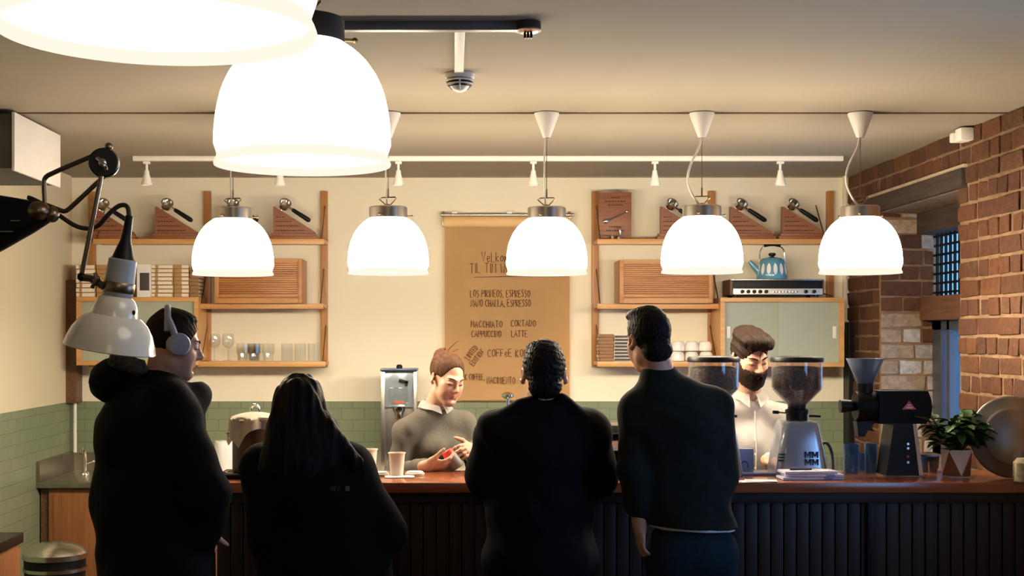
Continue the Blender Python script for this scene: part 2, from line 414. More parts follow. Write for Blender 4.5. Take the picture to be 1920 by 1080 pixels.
def right_face(add):
    for r in range(int((CEIL-0.95)/CH)+1):
        z0 = 0.95+r*CH; z1 = min(z0+CH-0.016, CEIL-0.004)
        if z1-z0 < 0.02: continue
        head = r % 2
        # near pier
        end = NY0 + random.uniform(-.035, .03); y = end
        while y > 6.1:
            w = (0.135 if head else 0.275) * random.uniform(.9, 1.08)
            p = random.uniform(.004, .012)
            add((XR-p, y-w+0.016, z0), (XR+0.06, y, z1), red()); y -= w
        # wall beyond the niche
        y = D
        while y > NY1+0.02:
            w = min((0.135 if head else 0.275) * random.uniform(.9, 1.08), y-NY1)
            if w < 0.06: break
            if not (z1 > 2.54 and z0 < 2.66 and y-w < 8.95):
                add((XR-random.uniform(.004,.012), y-w+0.014, z0), (XR+0.06, y, z1), red())
            y -= w
        # over the lintel
        if z0 >= 2.655:
            y = NY1
            while y > NY0:
                w = (0.135 if head else 0.275) * random.uniform(.9, 1.08)
                add((XR-random.uniform(.004,.012), max(NY0, y-w+0.014), z0), (XR+0.06, y, z1), red()); y -= w
structure_bricks = bricks('wall_right_bricks', right_face)
def jamb_face(add):
    for r in range(int((2.54-1.0)/CH)+1):
        z0 = 1.0+r*CH; z1 = min(z0+CH-0.014, 2.538); head = r % 2; x = XR+0.005
        if z1-z0 < .02: continue
        while x < NX-0.02:
            w = min((0.135 if head else 0.26)*random.uniform(.85, 1.15), NX-x)
            t = red()
            worn = random.random() < (0.88 if z1 < 1.95 else 0.28)         # old limewash still on the lower bricks
            if worn:
                k = random.uniform(.75, 1.1); t = (0.46*k, 0.42*k, 0.39*k) if x > XR+.07 else (0.38*k, 0.27*k, 0.18*k)
            add((x, NY1-random.uniform(.004,.016), z0), (x+w-0.014, NY1+0.05, z1), t); x += w
bricks('wall_right_jamb', jamb_face)
def pier_face(add):                                                        # near side of the niche
    for r in range(int((2.54-1.0)/CH)+1):
        z0 = 1.0+r*CH; z1 = min(z0+CH-0.014, 2.538); x = XR+0.01
        if z1-z0 < .02: continue
        while x < NX-0.02:
            w = min(0.26*random.uniform(.85, 1.15), NX-x)
            add((x, NY0-.05, z0), (x+w-0.014, NY0+random.uniform(.006,.02), z1), red()); x += w
bricks('wall_right_pier', pier_face)
structure('trim_2', MB().box((XR-0.035,7.12,2.545), (XR+0.3,8.95,2.65), bev=0.008), M['beam'])      # lintel
structure('trim_3', MB().box((XR-0.02,7.12,2.65), (XR+0.02,8.80,2.672), bev=0.004), mat('mortar_edge', (0.42,0.33,0.23), 0.95, bump=0.4))
# niche window
win = MB()
structure('trim_4', MB().box((NX-0.12,NY0,2.40), (NX+0.1,NY1,2.54), bev=.006), M['beam'])
structure('trim_5', MB().box((NX-0.10,NY0,1.85), (NX+0.12,NY1,2.0), bev=.006), wood('red_beam', (0.17,0.07,0.035), (0.10,0.04,0.02), 'y', 0.7))
frame_m = mat('dark_window_frame', (0.05,0.055,0.07), 0.35)
w1 = MB()
for y0, y1 in ((NY0,NY0+.07),(8.42,NY1),(7.86,7.93),(8.28,8.33)): w1.box((NX-.02,y0,1.0), (NX+.06,y1,1.85), bev=.004)
w1.box((NX-.02,NY0,1.0), (NX+.06,NY1,1.07)); w1.box((NX-.02,NY0,1.79), (NX+.06,NY1,1.85))
o = structure('window_1', w1, frame_m)
part('window_glass', MB().box((NX+.02,NY0,1.0), (NX+.026,NY1,2.40)), M['window_glass'], o)
gr = MB()
for k in range(18): gr.box((NX-.01,NY0+.03+k*.075,2.0), (NX+.005,NY0+.045+k*.075,2.40))
for k in range(7): gr.box((NX-.012,NY0,2.02+k*.06), (NX+.008,NY1,2.033+k*.06))
part('window_grille', gr, M['black_metal'], o)
# street window beside the camera (lets the daylight in)
w2 = MB()
for y0, y1 in ((3.2,3.27),(3.87,3.93),(4.53,4.6)): w2.box((XR+.2,y0,1.0), (XR+.27,y1,2.3))
w2.box((XR+.2,3.2,1.0), (XR+.27,4.6,1.07)); w2.box((XR+.2,3.2,2.23), (XR+.27,4.6,2.3))
o = structure('window_2', w2, frame_m)
part('window_glass', MB().box((XR+.23,3.2,1.0), (XR+.236,4.6,2.3)), M['window_glass'], o)

# post and pipe in the far left corner, dark strip right of the shelves
structure('trim_6', MB().box((WX(119,9.1),9.1,1.29), (WX(143,9.1),D,WZ(525,9.1)), bev=.004), M['walnut'])
structure('trim_7', MB().cyl((WX(139,9.15),9.17,0.95), (WX(139,9.15),9.17,1.6), 0.012), M['white_plastic'], 40)
structure('trim_8', MB().box((WX(1589,9.15),9.12,0.96), (WX(1606,9.15),D,WZ(604,9.15)), bev=.004), M['black'])
structure('trim_9', MB().box((WX(1583,9.2),9.22,WZ(620,9.2)), (WX(1589,9.2),D,CEIL)), M['plaster'])

# ================================================================== BAR
bar = thing('bar_counter', 'long bar base clad in dark vertical boards under the red-brown top', 'bar counter', (0, BF, 0))
XB0, XB1 = -1.10, XR-0.03
fp = MB()
x = XB0+.04; rnd = random.Random(3)
while x < XB1-.02:
    w = .058; fp.box((x, BF+.10+rnd.uniform(0,.004), .08), (min(x+w-.005, XB1), BF+.13, 1.045), bev=.004); x += w
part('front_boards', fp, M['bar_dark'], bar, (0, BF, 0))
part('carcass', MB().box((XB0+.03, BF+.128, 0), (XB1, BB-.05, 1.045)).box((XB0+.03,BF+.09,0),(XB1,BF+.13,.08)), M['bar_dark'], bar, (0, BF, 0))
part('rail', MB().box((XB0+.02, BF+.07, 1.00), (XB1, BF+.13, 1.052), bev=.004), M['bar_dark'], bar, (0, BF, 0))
po = MB(); po.box((WX(1625,6.0), BF+.08, 0), (WX(1640,6.0), BF+.12, 1.04), bev=.004)
part('post', po, M['black'], bar, (0, BF, 0))
single('worktop', 'glossy red-brown wooden bar top running the width of the room', 'worktop',
       MB().box((XB0, BF, 1.054), (XB1, BB, ZB), bev=.006), M['bar_wood'], (0, BF, 1.054), world=True)

# ---- steel sink counter along the back wall
ct = thing('sink_counter', 'low steel-topped counter with wooden doors along the back wall', 'counter', (-2.6, 8.46, 0))
L0 = (-2.6, 8.46, 0)
CX1 = 1.55
part('steel_top', MB().box((XL+.002, 8.45, .785), (CX1, D-.01, .82), bev=.004).box((XL+.002,D-.03,.82),(CX1,D-.004,.945)).box((XL+.002,8.455,.82),(XL+.022,D-.03,.955), bev=.002), M['counter_steel'], ct, L0)
part('carcass', MB().box((XL+.01, 8.52, 0), (CX1-.02, D-.01, .785)), M['walnut'], ct, L0)
for i in range(8):
    x0 = XL+.065+i*.51
    dr = part('door', MB().box((x0, 8.50, .10), (x0+.49, 8.52, .775), bev=.004).box((x0+.03,8.495,.14),(x0+.46,8.5,.735), bev=.003), M['cab_wood'], ct, L0)
    part('handle', MB().tube([(x0+.44,8.495,.62),(x0+.44,8.47,.62),(x0+.44,8.47,.72),(x0+.44,8.495,.72)], .006), M['steel'], dr, L0)
def faucet(name, label, px, Y, ztop, zbase):
    X = WX(px, Y); t = thing(name, label, 'tap', (X, Y, zbase)); h = ztop-zbase
    part('base', MB().lathe([(0,0),(.026,0),(.024,.02),(.014,.03),(0,.03)]), M['chrome'], t)
    part('spout', MB().tube([(0,0,.02),(0,0,h*.8),(0,-.02,h),(0,-.09,h*1.0),(0,-.11,h*.86)], .011, 10, 2), M['chrome'], t)
    part('handle', MB().tube([(0.0,0,.07),(.05,0,.09)], .007).ell((.055,0,.092),(.012,.012,.012)), M['chrome'], t)
    return t
faucet('kitchen_tap', 'small chrome tap on steel sink counter in the left corner', 160, 8.9, 1.0, .8205)
t = thing('water_tap', 'chrome tap with round top rising in front of the brown paper', 'tap', (WX(952,8.9), 8.9, .8205))
hh = WZ(740,8.9)-.82
part('pipe', MB().cyl((0,0,0),(0,0,hh-.02),.012).lathe([(0,0),(.03,0),(.03,.02),(0,.02)]), M['chrome'], t)
part('knob', MB().lathe([(0,hh-.03),(.02,hh-.03),(.046,hh-.012),(.046,hh),(.03,hh+.012),(.012,hh+.02),(0,hh+.02)], seg=24), M['chrome'], t)
part('spout', MB().tube([(0,0,hh*.55),(0,-.08,hh*.6),(0,-.10,hh*.5)], .009, 8, 2), M['chrome'], t)

# trash bin and low cabinet, bottom left corner
t = thing('waste_bin', 'black round waste bin with shiny steel lid below the sink counter', 'bin', (-2.30, 7.7, 0))
part('body', MB().lathe([(0,0),(.15,0),(.175,.47),(.178,.48),(0,.48)], seg=40), M['black'], t)
part('lid', MB().lathe([(.182,.47),(.184,.50),(.16,.53),(.09,.555),(0,.565)], seg=40), M['steel'], t, label='domed steel lid')
part('band', MB().lathe([(.174,.40),(.179,.40),(.18,.42),(.175,.42)], seg=40), M['steel'], t)
t = thing('side_cabinet', 'low wooden cabinet with dark top at the lower left edge', 'cabinet', (-2.3, 5.4, 0))
part('carcass', MB().box((XL+.01, 4.3, .02), (-2.045, 6.28, .775), bev=.004), M['cab_wood'], t, (-2.3,5.4,0))
part('top', MB().box((XL+.004, 4.28, .775), (-2.03, 6.30, .823), bev=.004), M['black'], t, (-2.3,5.4,0))
for y in (4.35, 5.0, 5.65):
    d = part('door', MB().box((-2.045, y, .06), (-2.03, y+.6, .75), bev=.003), M['cab_wood'], t, (-2.3,5.4,0))
    part('handle', MB().box((-2.03, y+.05, .5), (-2.015, y+.07, .62), bev=.002), M['steel'], d, (-2.3,5.4,0))

# ================================================================== WALL SHELVING
def shelving(name, label, ups, shelves, loc):
    t = thing(name, label, 'shelf', loc)
    for px in ups:
        X = WX(px, 9.23)
        part('upright', MB().box((X-.024, D-.035, WZ(688,9.23)), (X+.024, D-.001, WZ(359,9.23)), bev=.003), M['teak_v'], t, loc)
    for x0, x1, py in shelves:
        z = WZ(py, 9.0)
        s = part('shelf_board', MB().box((WX(x0,9.0), 8.98, z-.024), (WX(x1,9.0), D-.036, z), bev=.003)
                 .box((WX(x0,9.0), 8.965, z-.034), (WX(x1,9.0), 8.982, z+.002), bev=.003), M['oak'], t, loc)
        for xx in (WX(x0,9.0)+.02, WX(x1,9.0)-.02):
            part('support_rod', MB().tube([(xx, D-.03, z+.25), (xx, 8.99, z+.004), (xx, D-.03, z+.002)], .0045, 6), M['bronze'], s, loc)
    return t
ZT = WZ(449, 9.0); ZM = WZ(570, 9.0); ZL = WZ(678, 9.0)
shelving('wall_shelf', 'left wooden wall shelving with portafilter trophies and glasses', (173, 389, 608), ((177,609,449),(372,607,570),(372,611,678)), (WX(389,D), D-.02, 1.5))
shelving('wall_shelf', 'right wooden wall shelving with square plaque, kettle and cups', (1116, 1334, 1556), ((1119,1552,449),(1119,1353,570),(1119,1348,678)), (WX(1334,D), D-.02, 1.5))

def glass_cabinet(label, px0, px1, py0, py1):
    Y = 8.90; x0, x1, z1, z0 = WX(px0,Y), WX(px1,Y), WZ(py0,Y), WZ(py1,Y); loc = ((x0+x1)/2, 9.05, z0)
    t = thing('sliding_door_cabinet', label, 'cabinet', loc)
    w = .03
    part('carcass', MB().box((x0,Y,z0),(x1,D-.04,z0+w),bev=.002).box((x0,Y,z1-w),(x1,D-.04,z1),bev=.002).box((x0,Y,z0+w),(x0+w,D-.04,z1-w)).box((x1-w,Y,z0+w),(x1,D-.04,z1-w)).box((x0+w,D-.055,z0+w),(x1-w,D-.04,z1-w)), M['oak'], t, loc)
    xm = (x0+x1)/2
    for k, (a, b, yy) in enumerate(((x0+w, xm+.02, Y+.035), (xm-.02, x1-w, Y+.02))):
        d = part('glass_door', MB().box((a,yy,z0+w),(b,yy+.006,z1-w)), M['glass_door'], t, loc)
        hx = a+.03 if k == 0 else b-.03
        part('pull', MB().box((hx-.012,yy-.006,(z0+z1)/2-.04),(hx+.012,yy,(z0+z1)/2+.04),bev=.002), M['white_plastic'], d, loc)
    return t, (x0, x1, z0, z1)
glass_cabinet('wooden cabinet with glass sliding doors behind the white work lamp', 143, 372, 557, 685)
glass_cabinet('wooden cabinet with glass sliding doors under the old radio receiver', 1351, 1583, 558, 688)

def roll_cabinet(label, px0, px1, py0, py1):
    Y = 8.90; x0, x1, z1 = WX(px0,Y), WX(px1,Y), WZ(py0,Y); z0 = ZM+.003; loc = ((x0+x1)/2, 9.05, z0)
    t = thing('roll_front_cabinet', label, 'cabinet', loc)
    w = .028
    part('case', MB().box((x0,Y,z0),(x0+w,D-.04,z1),bev=.003).box((x1-w,Y,z0),(x1,D-.04,z1),bev=.003).box((x0+w,Y+.0,z1-w),(x1-w,D-.04,z1)).box((x0+w,Y,z0),(x1-w,D-.04,z0+.035)).box((x0+w,D-.06,z0+.03),(x1-w,D-.04,z1-w)), M['teak'], t, loc)
    tb = MB(); n = 16; h = (z1-w-z0-.035)/n
    for i in range(n): tb.box((x0+w, Y+.012, z0+.035+i*h+.0006), (x1-w, Y+.03, z0+.035+(i+1)*h-.0006), bev=.0015)
    part('tambour', tb, M['tambour'], t, loc)
    part('grip', MB().box((x0+w, Y+.002, z0+.04), (x1-w, Y+.014, z0+.06), bev=.003), M['teak'], t, loc)
roll_cabinet('teak roll-front cabinet on the left wall shelving behind a pendant lamp', 402, 566, 485, 567)
roll_cabinet('teak roll-front cabinet on the right wall shelving above the cups', 1162, 1337, 487, 567)

# ================================================================== PENDANT LAMPS
def shade_profile(r, h):
    U = [0, .07, .16, .26, .35, .43, .52, .60, .69, .77, .82, .87, .92, .96, 1.0]
    R = [.97, 1.0, .998, .988, .975, .955, .928, .892, .838, .77, .722, .66, .585, .51, .44]
    return [(r*.975, .014), (r*.962, .022)] + [(r*b, .030+(h-.030)*a) for a, b in zip(U, R)]
def pendant(label, X, Y, zb, r, h, collar_m, group, loop, glow='lamp'):
    t = thing('pendant_lamp', label, 'lamp', (X, Y, zb), 0, group)
    part('shade', MB().lathe(shade_profile(r, h), seg=64), M[glow], t, smooth=60)
    part('rim', MB().lathe([(r*.965,.020),(r*.985,.012),(r*1.0,.004),(r*.995,0),(r*.984,.000),(r*.974,.008),(r*.966,.022)], seg=64), M['rim'], t, smooth=60)
    cr = r*.475
    col = part('collar', MB().lathe([(cr*.9,h-.012),(cr,h-.01),(cr,h+.045),(cr*.95,h+.05),(0,h+.052)], seg=40), collar_m, t)
    for k in range(3):
        a = 2*math.pi*k/3+.2
        part('thumb_screw', MB().cyl((cr*math.cos(a),cr*math.sin(a),h+.006),((cr+.022)*math.cos(a),(cr+.022)*math.sin(a),h+.006),.004,seg=8).ell(((cr+.024)*math.cos(a),(cr+.024)*math.sin(a),h+.006),(.007,.007,.007),u=8,v=6), M['bronze'], col)
    part('hook', MB().tube([(0,0,h+.05),(-.045,0,h+.088),(-.03,0,h+.096),(.035,0,h+.098),(.04,0,h+.09),(0,0,h+.05)], .003, 6).ell((0,0,h+.055),(.012,.012,.01)), M['bronze'], t)
    top = CEIL-zb
    part('suspension_wire', MB().tube([(0,0,h+.096),(0,0,h+.14)], .004, 6).tube([(0,0,h+.14),(0,0,top-.10)], .0018, 6), M['bronze'], t)
    part('ceiling_rose', MB().lathe([(.018,top-.125),(.02,top-.12),(.062,top-.008),(.062,top-.004),(.05,top-.001)], seg=28), M['white_plastic'], t)
    if loop:
        part('flex', MB().tube([(-.004,0,top-.12),(-.01,0,top-.17),(-.06,0,top-.26),(-.075,0,top-.34),(-.05,-.01,h+.1),(-.01,0,h+.052)], .006, 8, 3), M['cord_white'], t)
    else:
        part('flex', MB().tube([(-.004,0,top-.12),(-.012,0,top-.2),(-.012,0,h+.16),(-.006,0,h+.052)], .004, 8, 2), M['cord_white'], t)
    return t
ROW = 'pendant lamps hanging in a row over the bar'
LB = [('leftmost opal pendant over the bar, in front of the left shelving', 437, 516, 0), ('opal pendant over the bar between left shelving and brown paper sheet', 728, 514, 0),
      ('opal pendant over the bar covering the corner of the brown paper', 1025, 515, 0), ('opal pendant over the bar in front of the right shelving', 1316, 512, 1),
      ('rightmost opal pendant over the bar, beside the brick wall', 1613, 513, 1)]
for lab, px, py, lp in LB:
    pendant(lab, WX(px,6.6), 6.6, WZ(py,6.6), .2, .283, M['nickel'], ROW, lp)
pendant('large opal pendant with dark collar hanging nearer than the bar row', WX(567.5,3.02), 3.02, WZ(311,3.02), .2, .283, M['dark_collar'], None, 0, 'lamp_near')
pendant('nearest opal pendant, cut by the top left of the view', WX(296,1.68), 1.68, WZ(64,1.68), .2, .283, M['dark_collar'], None, 0, 'lamp_near')

# ================================================================== CEILING FITTINGS
single('ceiling_wire', 'thin brown wire running straight along the ceiling above pendants', 'wire', MB().tube([(XL,6.6,CEIL-.004),(XR,6.6,CEIL-.004)], .004, 6), M['wire_brown'], (0,6.6,CEIL-.008), world=True)
RY = 8.2; zr = CEIL-.001
single('track_rail', 'white ceiling track rail with small spotlights near back wall', 'rail', MB().box((WX(250,RY),RY-.018,zr-.03),(WX(1580,RY),RY+.018,zr),bev=.003), M['white_plastic'], (0,RY,zr-.03), world=True)
for px, where in ((275,'above the work lamp disc'),(525,'half hidden behind the large pendant'),(747,'just right of the large pendant'),(1000,'behind the wire of the middle pendant'),(1228,'between middle and fourth pendants'),(1463,'between the two right pendants')):
    t = thing('spotlight', 'small white cone spotlight on ceiling rail, '+where, 'spotlight', (WX(px,RY), RY, CEIL-.032), 0, 'spotlights on the ceiling rail')
    part('stem', MB().box((-.02,-.018,-.016),(.02,.018,-.001),bev=.003).cyl((0,0,-.016),(0,0,-.06),.008), M['white_plastic'], t)
    part('head', MB().lathe([(0,-.055),(.014,-.056),(.017,-.08),(.034,-.14),(.035,-.147),(.03,-.147),(.02,-.12),(0,-.11)], seg=24), M['white_plastic'], t)
ry = 4.70
t = thing('lighting_track', 'dark grey lighting track end fitting on ceiling beside the large pendant', 'track', (WX(800,ry), ry, CEIL))
tl = (WX(800,ry), ry, CEIL)
part('track', MB().box((WX(540,ry),ry-.02,CEIL-.032),(WX(970,ry),ry+.02,CEIL-.001),bev=.003), mat('grey_track',(0.13,0.13,0.14),0.4,0.2), t, tl)
part('end_fitting', MB().lathe([(0,CEIL-.002),(.046,CEIL-.002),(.046,CEIL-.025),(.030,CEIL-.03),(0,CEIL-.03)], (WX(990,ry),ry,0), 24), M['dark_collar'], t, tl)
part('reflector', MB().lathe([(.045,CEIL-.026),(.048,CEIL-.032),(.028,CEIL-.04),(0,CEIL-.04)], (WX(990,ry),ry,0), 24), M['steel'], t, tl)
plg = MB()
for k in (-1, 0, 1): plg.box((WX(990,ry)+k*.011-.0045, ry-.012, CEIL-.058), (WX(990,ry)+k*.011+.0045, ry+.012, CEIL-.032), bev=.002)
part('plug', plg, M['black'], t, tl)
sy = 5.62
single('cable_duct', 'flat white cable duct on ceiling leading to the smoke detector', 'cable duct', MB().box((WX(862,5.1)-.02,4.73,CEIL-.012),(WX(862,5.1)+.018,sy-.03,CEIL-.0005),bev=.002), M['white_plastic'], (0,5.1,CEIL-.012), world=True)
t = thing('smoke_detector', 'round smoke detector with black slots hanging from the ceiling', 'smoke detector', (WX(862,sy), sy, CEIL))
part('base', MB().lathe([(0,-.001),(.062,-.001),(.062,-.02),(.056,-.024),(0,-.024)], seg=36), M['white_plastic'], t)
part('slots', MB().lathe([(.052,-.024),(.052,-.05),(.04,-.052),(.034,-.062),(0,-.062)], seg=36), M['black'], t)
part('rings', MB().lathe([(.06,-.028),(.06,-.034),(.05,-.034),(.05,-.028)], seg=36, close=True).lathe([(.054,-.043),(.052,-.049),(.042,-.049),(.042,-.043)], seg=36, close=True).lathe([(.042,-.056),(.03,-.07),(.012,-.078),(0,-.08)], seg=36), M['white_plastic'], t)
rb = MB()
for k in range(4):
    a = math.pi/2*k+math.pi/2
    rb.tube([(.058*math.cos(a),.058*math.sin(a),-.028),(.05*math.cos(a),.05*math.sin(a),-.05),(.03*math.cos(a),.03*math.sin(a),-.07)], .003, 6)
part('rib', rb, M['white_plastic'], t)
# white ceiling box on the left
t = thing('ceiling_box', 'white boxy ventilation unit hung under ceiling in the left corner', 'ventilation unit', (-2.3, 6.9, CEIL))
part('case', MB().box((XL+.02,6.5,WZ(316,6.5)),(-2.15,7.24,CEIL-.02),bev=.004), mat('unlit_case_side',(0.06,0.055,0.045),0.6), t, (-2.3,6.9,CEIL))  # unlit side of the white box, its shade put into the colour
part('front_panel', MB().box((-2.15,6.49,WZ(316,6.5)-.01),(-2.135,7.25,CEIL-.015),bev=.004), M['white_plastic'], t, (-2.3,6.9,CEIL))
t = thing('alarm_sensor', 'small white alarm sensor on brick wall under the ceiling', 'sensor', (XR-.03, 7.06, WZ(268,7.06)))
z0 = WZ(266,7.06)-WZ(268,7.06)
part('housing', MB().box((-.05,-.06,z0),(.02,.03,.075),bev=.01), M['white_plastic'], t)
part('bracket', MB().box((-.06,.035,.01),(.02,.08,.06),bev=.008), M['white_plastic'], t)
# ================================================================== THINGS ON THE SHELVES
def book(name, w, d, h, spine_bands, cover):
    """a book lying flat, spine to the front; origin at the base, spine at -d"""
    t = thing(name, None, 'book')
    part('cover', MB().box((-w/2,-d,0),(w/2,0,.003)).box((-w/2,-d,h-.003),(w/2,0,h)).box((-w/2,-d-.002,0),(w/2,-d+.003,h),bev=.001), cover, t)
    part('pages', MB().box((-w/2+.004,-d+.003,.003),(w/2-.004,-.003,h-.003)), M['book_white'], t)
    for a, b, m in spine_bands:
        part('spine_band', MB().box((-w/2+w*a,-d-.0035,.003),(-w/2+w*b,-d-.001,h-.003)), m, t)
    return t
ZG = WZ(557,8.90)+.001
def book_stack(px0, px1, py_top, n, bands, cover, where, group, Y, z, name='book'):
    x0, x1 = WX(px0,Y), WX(px1,Y); w = x1-x0; h = (WZ(py_top,Y)-z)/n
    proto = book(name, w, .19, h-.0015, bands, cover)
    for i in range(n):
        o = proto if i == 0 else dup(proto, (0,0,0))
        o.location = ((x0+x1)/2+random.uniform(-.003,.003), Y+.195, z+i*h)
        pos = 'topmost' if i == n-1 else (ORD[i] + ' from the bottom' if i else 'lowest')
        o['label'] = where.format(pos); o['group'] = group
WB = [(.0,.16,M['book_white']),(.30,.95,M['book_white']),(.17,.29,M['book_tan'])]
WC = [(.08,.50,M['book_tan']),(.52,.98,M['book_white'])]
book_stack(143,179,496,7,WB,M['book_tan'],'white-spined book, {} of the far left stack behind lamp rod','books on the left cabinet',8.93,ZG)
book_stack(181,222,496,7,WC,M['book_tan'],'tan-and-white book, {} of the stack behind the grey lamp socket','books on the left cabinet',8.93,ZG)
book_stack(284,325,496,8,WB,M['book_tan'],'white-spined book, {} of the stack right of the white display book','books on the left cabinet',8.93,ZG)
book_stack(326,354,496,8,WC,M['book_tan'],'tan-banded book, {} of the stack left of the brown stack','books on the left cabinet',8.93,ZG)
book_stack(355,372,500,8,[(.1,.9,M['book_brown'])],M['book_brown'],'narrow brown-spined book, {} of the stack at cabinet end','books on the left cabinet',8.93,ZG)
t = thing('display_book', 'white book standing upright with dark square picture on its cover', 'book', (WX(268,8.9), 8.95, ZG))
hh = WZ(495,8.9)-ZG
part('cover', MB().box((-.05,-.012,0),(.05,.012,hh),bev=.002), M['paper'], t)
part('picture', MB().box((-.03,-.0135,hh*.2),(.034,-.012,hh*.74),bev=.0005), mat('dark_print',(0.06,0.05,0.045),0.5), t)
part('pages', MB().box((-.048,-.009,.001),(.052,.009,hh-.003)), M['book_white'], t)
# dark-striped books low on the right shelving
ZLs = ZL+.003
book_stack(1124,1151,626,8,[(.05,.95,M['book_brown'])],M['book_brown'],'brown-spined book, {} of the stack on lowest right shelf','books on the lowest right shelf',8.98,ZLs)
book_stack(1152,1186,628,8,[(.02,.97,M['book_black'])],M['book_white'],'black-spined book, {} of the stack beside the brown one','books on the lowest right shelf',8.98,ZLs)

def portafilter(par, x, z, ang, y, front=False):
    """basket ring with spouts and a long black handle, lying along the slope"""
    R = Matrix.Rotation(ang, 3, 'Y')
    P = lambda p: Vector((x,y,z)) + R @ Vector(p)
    pf = part('portafilter', MB().lathe([(.030,-.018),(.036,-.016),(.038,.014),(.042,.016),(.042,.024),(.033,.024),(.031,-.006),(0,-.008)], P((0,0,0)), 24, R @ Vector((0,-.75,.66))), M['chrome'], par, label='chrome portafilter with black handle')
    part('neck', MB().tube([P((.034,0,0)),P((.065,0,0))], .009, 8).tube([P((-.004,.0,-.025)),P((.0,0,-.05)),P((.012,0,-.062))], .009, 8, 1), M['chrome'], pf)
    part('handle', MB().tube([P((.06,0,0)),P((.075,0,0)),P((.14,0,-.002)),P((.19,0,-.004)),P((.205,0,-.004))], [.011,.014,.0155,.0165,.009], 12), M['black'], pf)
def trophy(px, label, lines=True, slope_r=True):
    Y = 9.06; s = Y/F; X = WX(px,Y); z = ZT+.0035
    t = thing('portafilter_trophy', label, 'trophy', (X, Y, z), 0, 'portafilter trophies on the top shelves')
    L = .285
    part('plinth', MB().box((-.028,-.05,0),(L+.02,.05,.022),bev=.004).box((-.014,-.042,.022),(L+.006,.042,.040),bev=.004), M['plaque'], t)
    part('wedge', MB().prism([(0,.040),(L,.040),(L,.05),(.012,.222),(0,.222)], -.022, .022), M['plaque'], t)
    if lines:
        e = MB(); rnd = random.Random(px)
        for k in range(4):
            x1 = .02+ (L-.06)*(1-(k+.6)/5.2)
            zz = .20-(.150*(1-(k+.4)/4.4)) if False else .06+.032*(3-k) if False else .058+.03*k
            xe = max(.05, (L-.02)*(1-(zz-.04)/.185)-.03)
            x = .018
            while x < xe:
                w = rnd.uniform(.008,.022); e.box((x,-.0232,zz),(min(x+w,xe+.006),-.0218,zz+.006)); x += w+.005
        part('engraving', e, mat('engraving_%d' % px, (0.05,0.018,0.008), 0.7), t)
    portafilter(t, .075, .235, math.radians(31), -.0)
    return t
for px, lab in ((172,'portafilter trophy leftmost on the left top shelf, behind the lamp arm'),(292,'portafilter trophy second from left on the left top shelf'),
                (415,'portafilter trophy behind the leftmost bar pendant'),(513,'portafilter trophy rightmost on the left top shelf, lettering in light'),
                (1238,'portafilter trophy on the right top shelf half behind fourth pendant'),(1368,'portafilter trophy on the right top shelf above the blue kettle'),
                (1465,'portafilter trophy rightmost on the right top shelf')):
    trophy(px, lab)
# square plaque with spoon and tamper
Y = 9.1; t = thing('award_plaque', 'upright rectangular wooden plaque with silver spoon at the left of right shelf', 'trophy', (WX(1153,Y), Y, ZT+.0035))
hh = WZ(362,Y)-ZT
part('board', MB().box((-.112,-.012,0),(.112,.012,hh),bev=.004), M['plaque'], t)
e = MB(); rnd = random.Random(5)
for zz, x0, x1 in ((hh-.04,-.03,.03),(hh-.065,-.07,.07),(hh-.09,-.05,.05),(.085,-.04,.04),(.06,-.06,.06)):
    x = x0
    while x < x1: w = rnd.uniform(.008,.02); e.box((x,-.0135,zz),(min(x+w,x1),-.0118,zz+.008)); x += w+.005
part('engraving', e, mat('plaque_engraving', (0.06,0.02,0.01), 0.7), t)
sp = part('spoon', MB().tube([(-.045,-.02,.135),(.02,-.02,.165),(.075,-.018,.19)], .006, 8, 1).ell((-.062,-.02,.128),(.024,.01,.017), Matrix.Rotation(-.42,3,'Y')).ell((.08,-.018,.193),(.011,.008,.011)), M['chrome'], t)
t = thing('tamper', 'small chrome tamper standing before the rectangular wooden plaque', 'tamper', (WX(1163,9.02), 9.02, ZT+.0035))
part('base', MB().lathe([(0,0),(.024,0),(.024,.012),(.012,.02),(.008,.03),(0,.03)], seg=20), M['chrome'], t)
part('handle', MB().lathe([(.007,.028),(.011,.045),(.014,.065),(.009,.078),(0,.08)], seg=16), M['steel'], t)
t = thing('coffee_scoop', 'dark metal scoop lying left of the chrome tamper', 'scoop', (WX(1148,9.02), 9.02, ZT+.0035))
part('bowl', MB().lathe([(0,0),(.016,.002),(.02,.02),(.017,.02),(.013,.006),(0,.005)], seg=18), M['bronze'], t)
part('handle', MB().tube([(-.018,0,.018),(-.06,0,.024)], .004, 6), M['bronze'], t)

# kettle and receiver
Y = 9.06; zr_ = WZ(557,8.95)+.002; s = Y/F
t = thing('radio_receiver', 'vintage silver-fronted radio receiver lying on the right glass cabinet', 'radio', (WX(1449,Y), Y, zr_))
w2_ = .315; h_ = .116
part('case', MB().box((-w2_,-.12,.012),(-w2_+.02,.14,h_),bev=.003).box((w2_-.02,-.12,.012),(w2_,.14,h_),bev=.003).box((-w2_+.02,-.10,.014),(w2_-.02,.14,h_-.004)), M['walnut'], t)
part('top_panel', MB().box((-w2_+.005,-.122,h_-.006),(w2_-.005,.14,h_+.002),bev=.002), M['steel'], t)
part('dial_glass', MB().box((-w2_+.02,-.122,.055),(w2_-.01,-.105,h_-.008),bev=.001), M['black'], t)
part('front_plate', MB().box((-w2_+.02,-.125,.014),(w2_-.01,-.105,.055),bev=.002), mat('satin_aluminium',(0.70,0.67,0.60),0.35,0.6), t)
for x in (-.235,-.195,-.155,-.115,-.075,.19,.245):
    part('knob', MB().cyl((x,-.124,.034),(x,-.148,.034),.013,.011,seg=16), M['black'], t)
bt = MB()
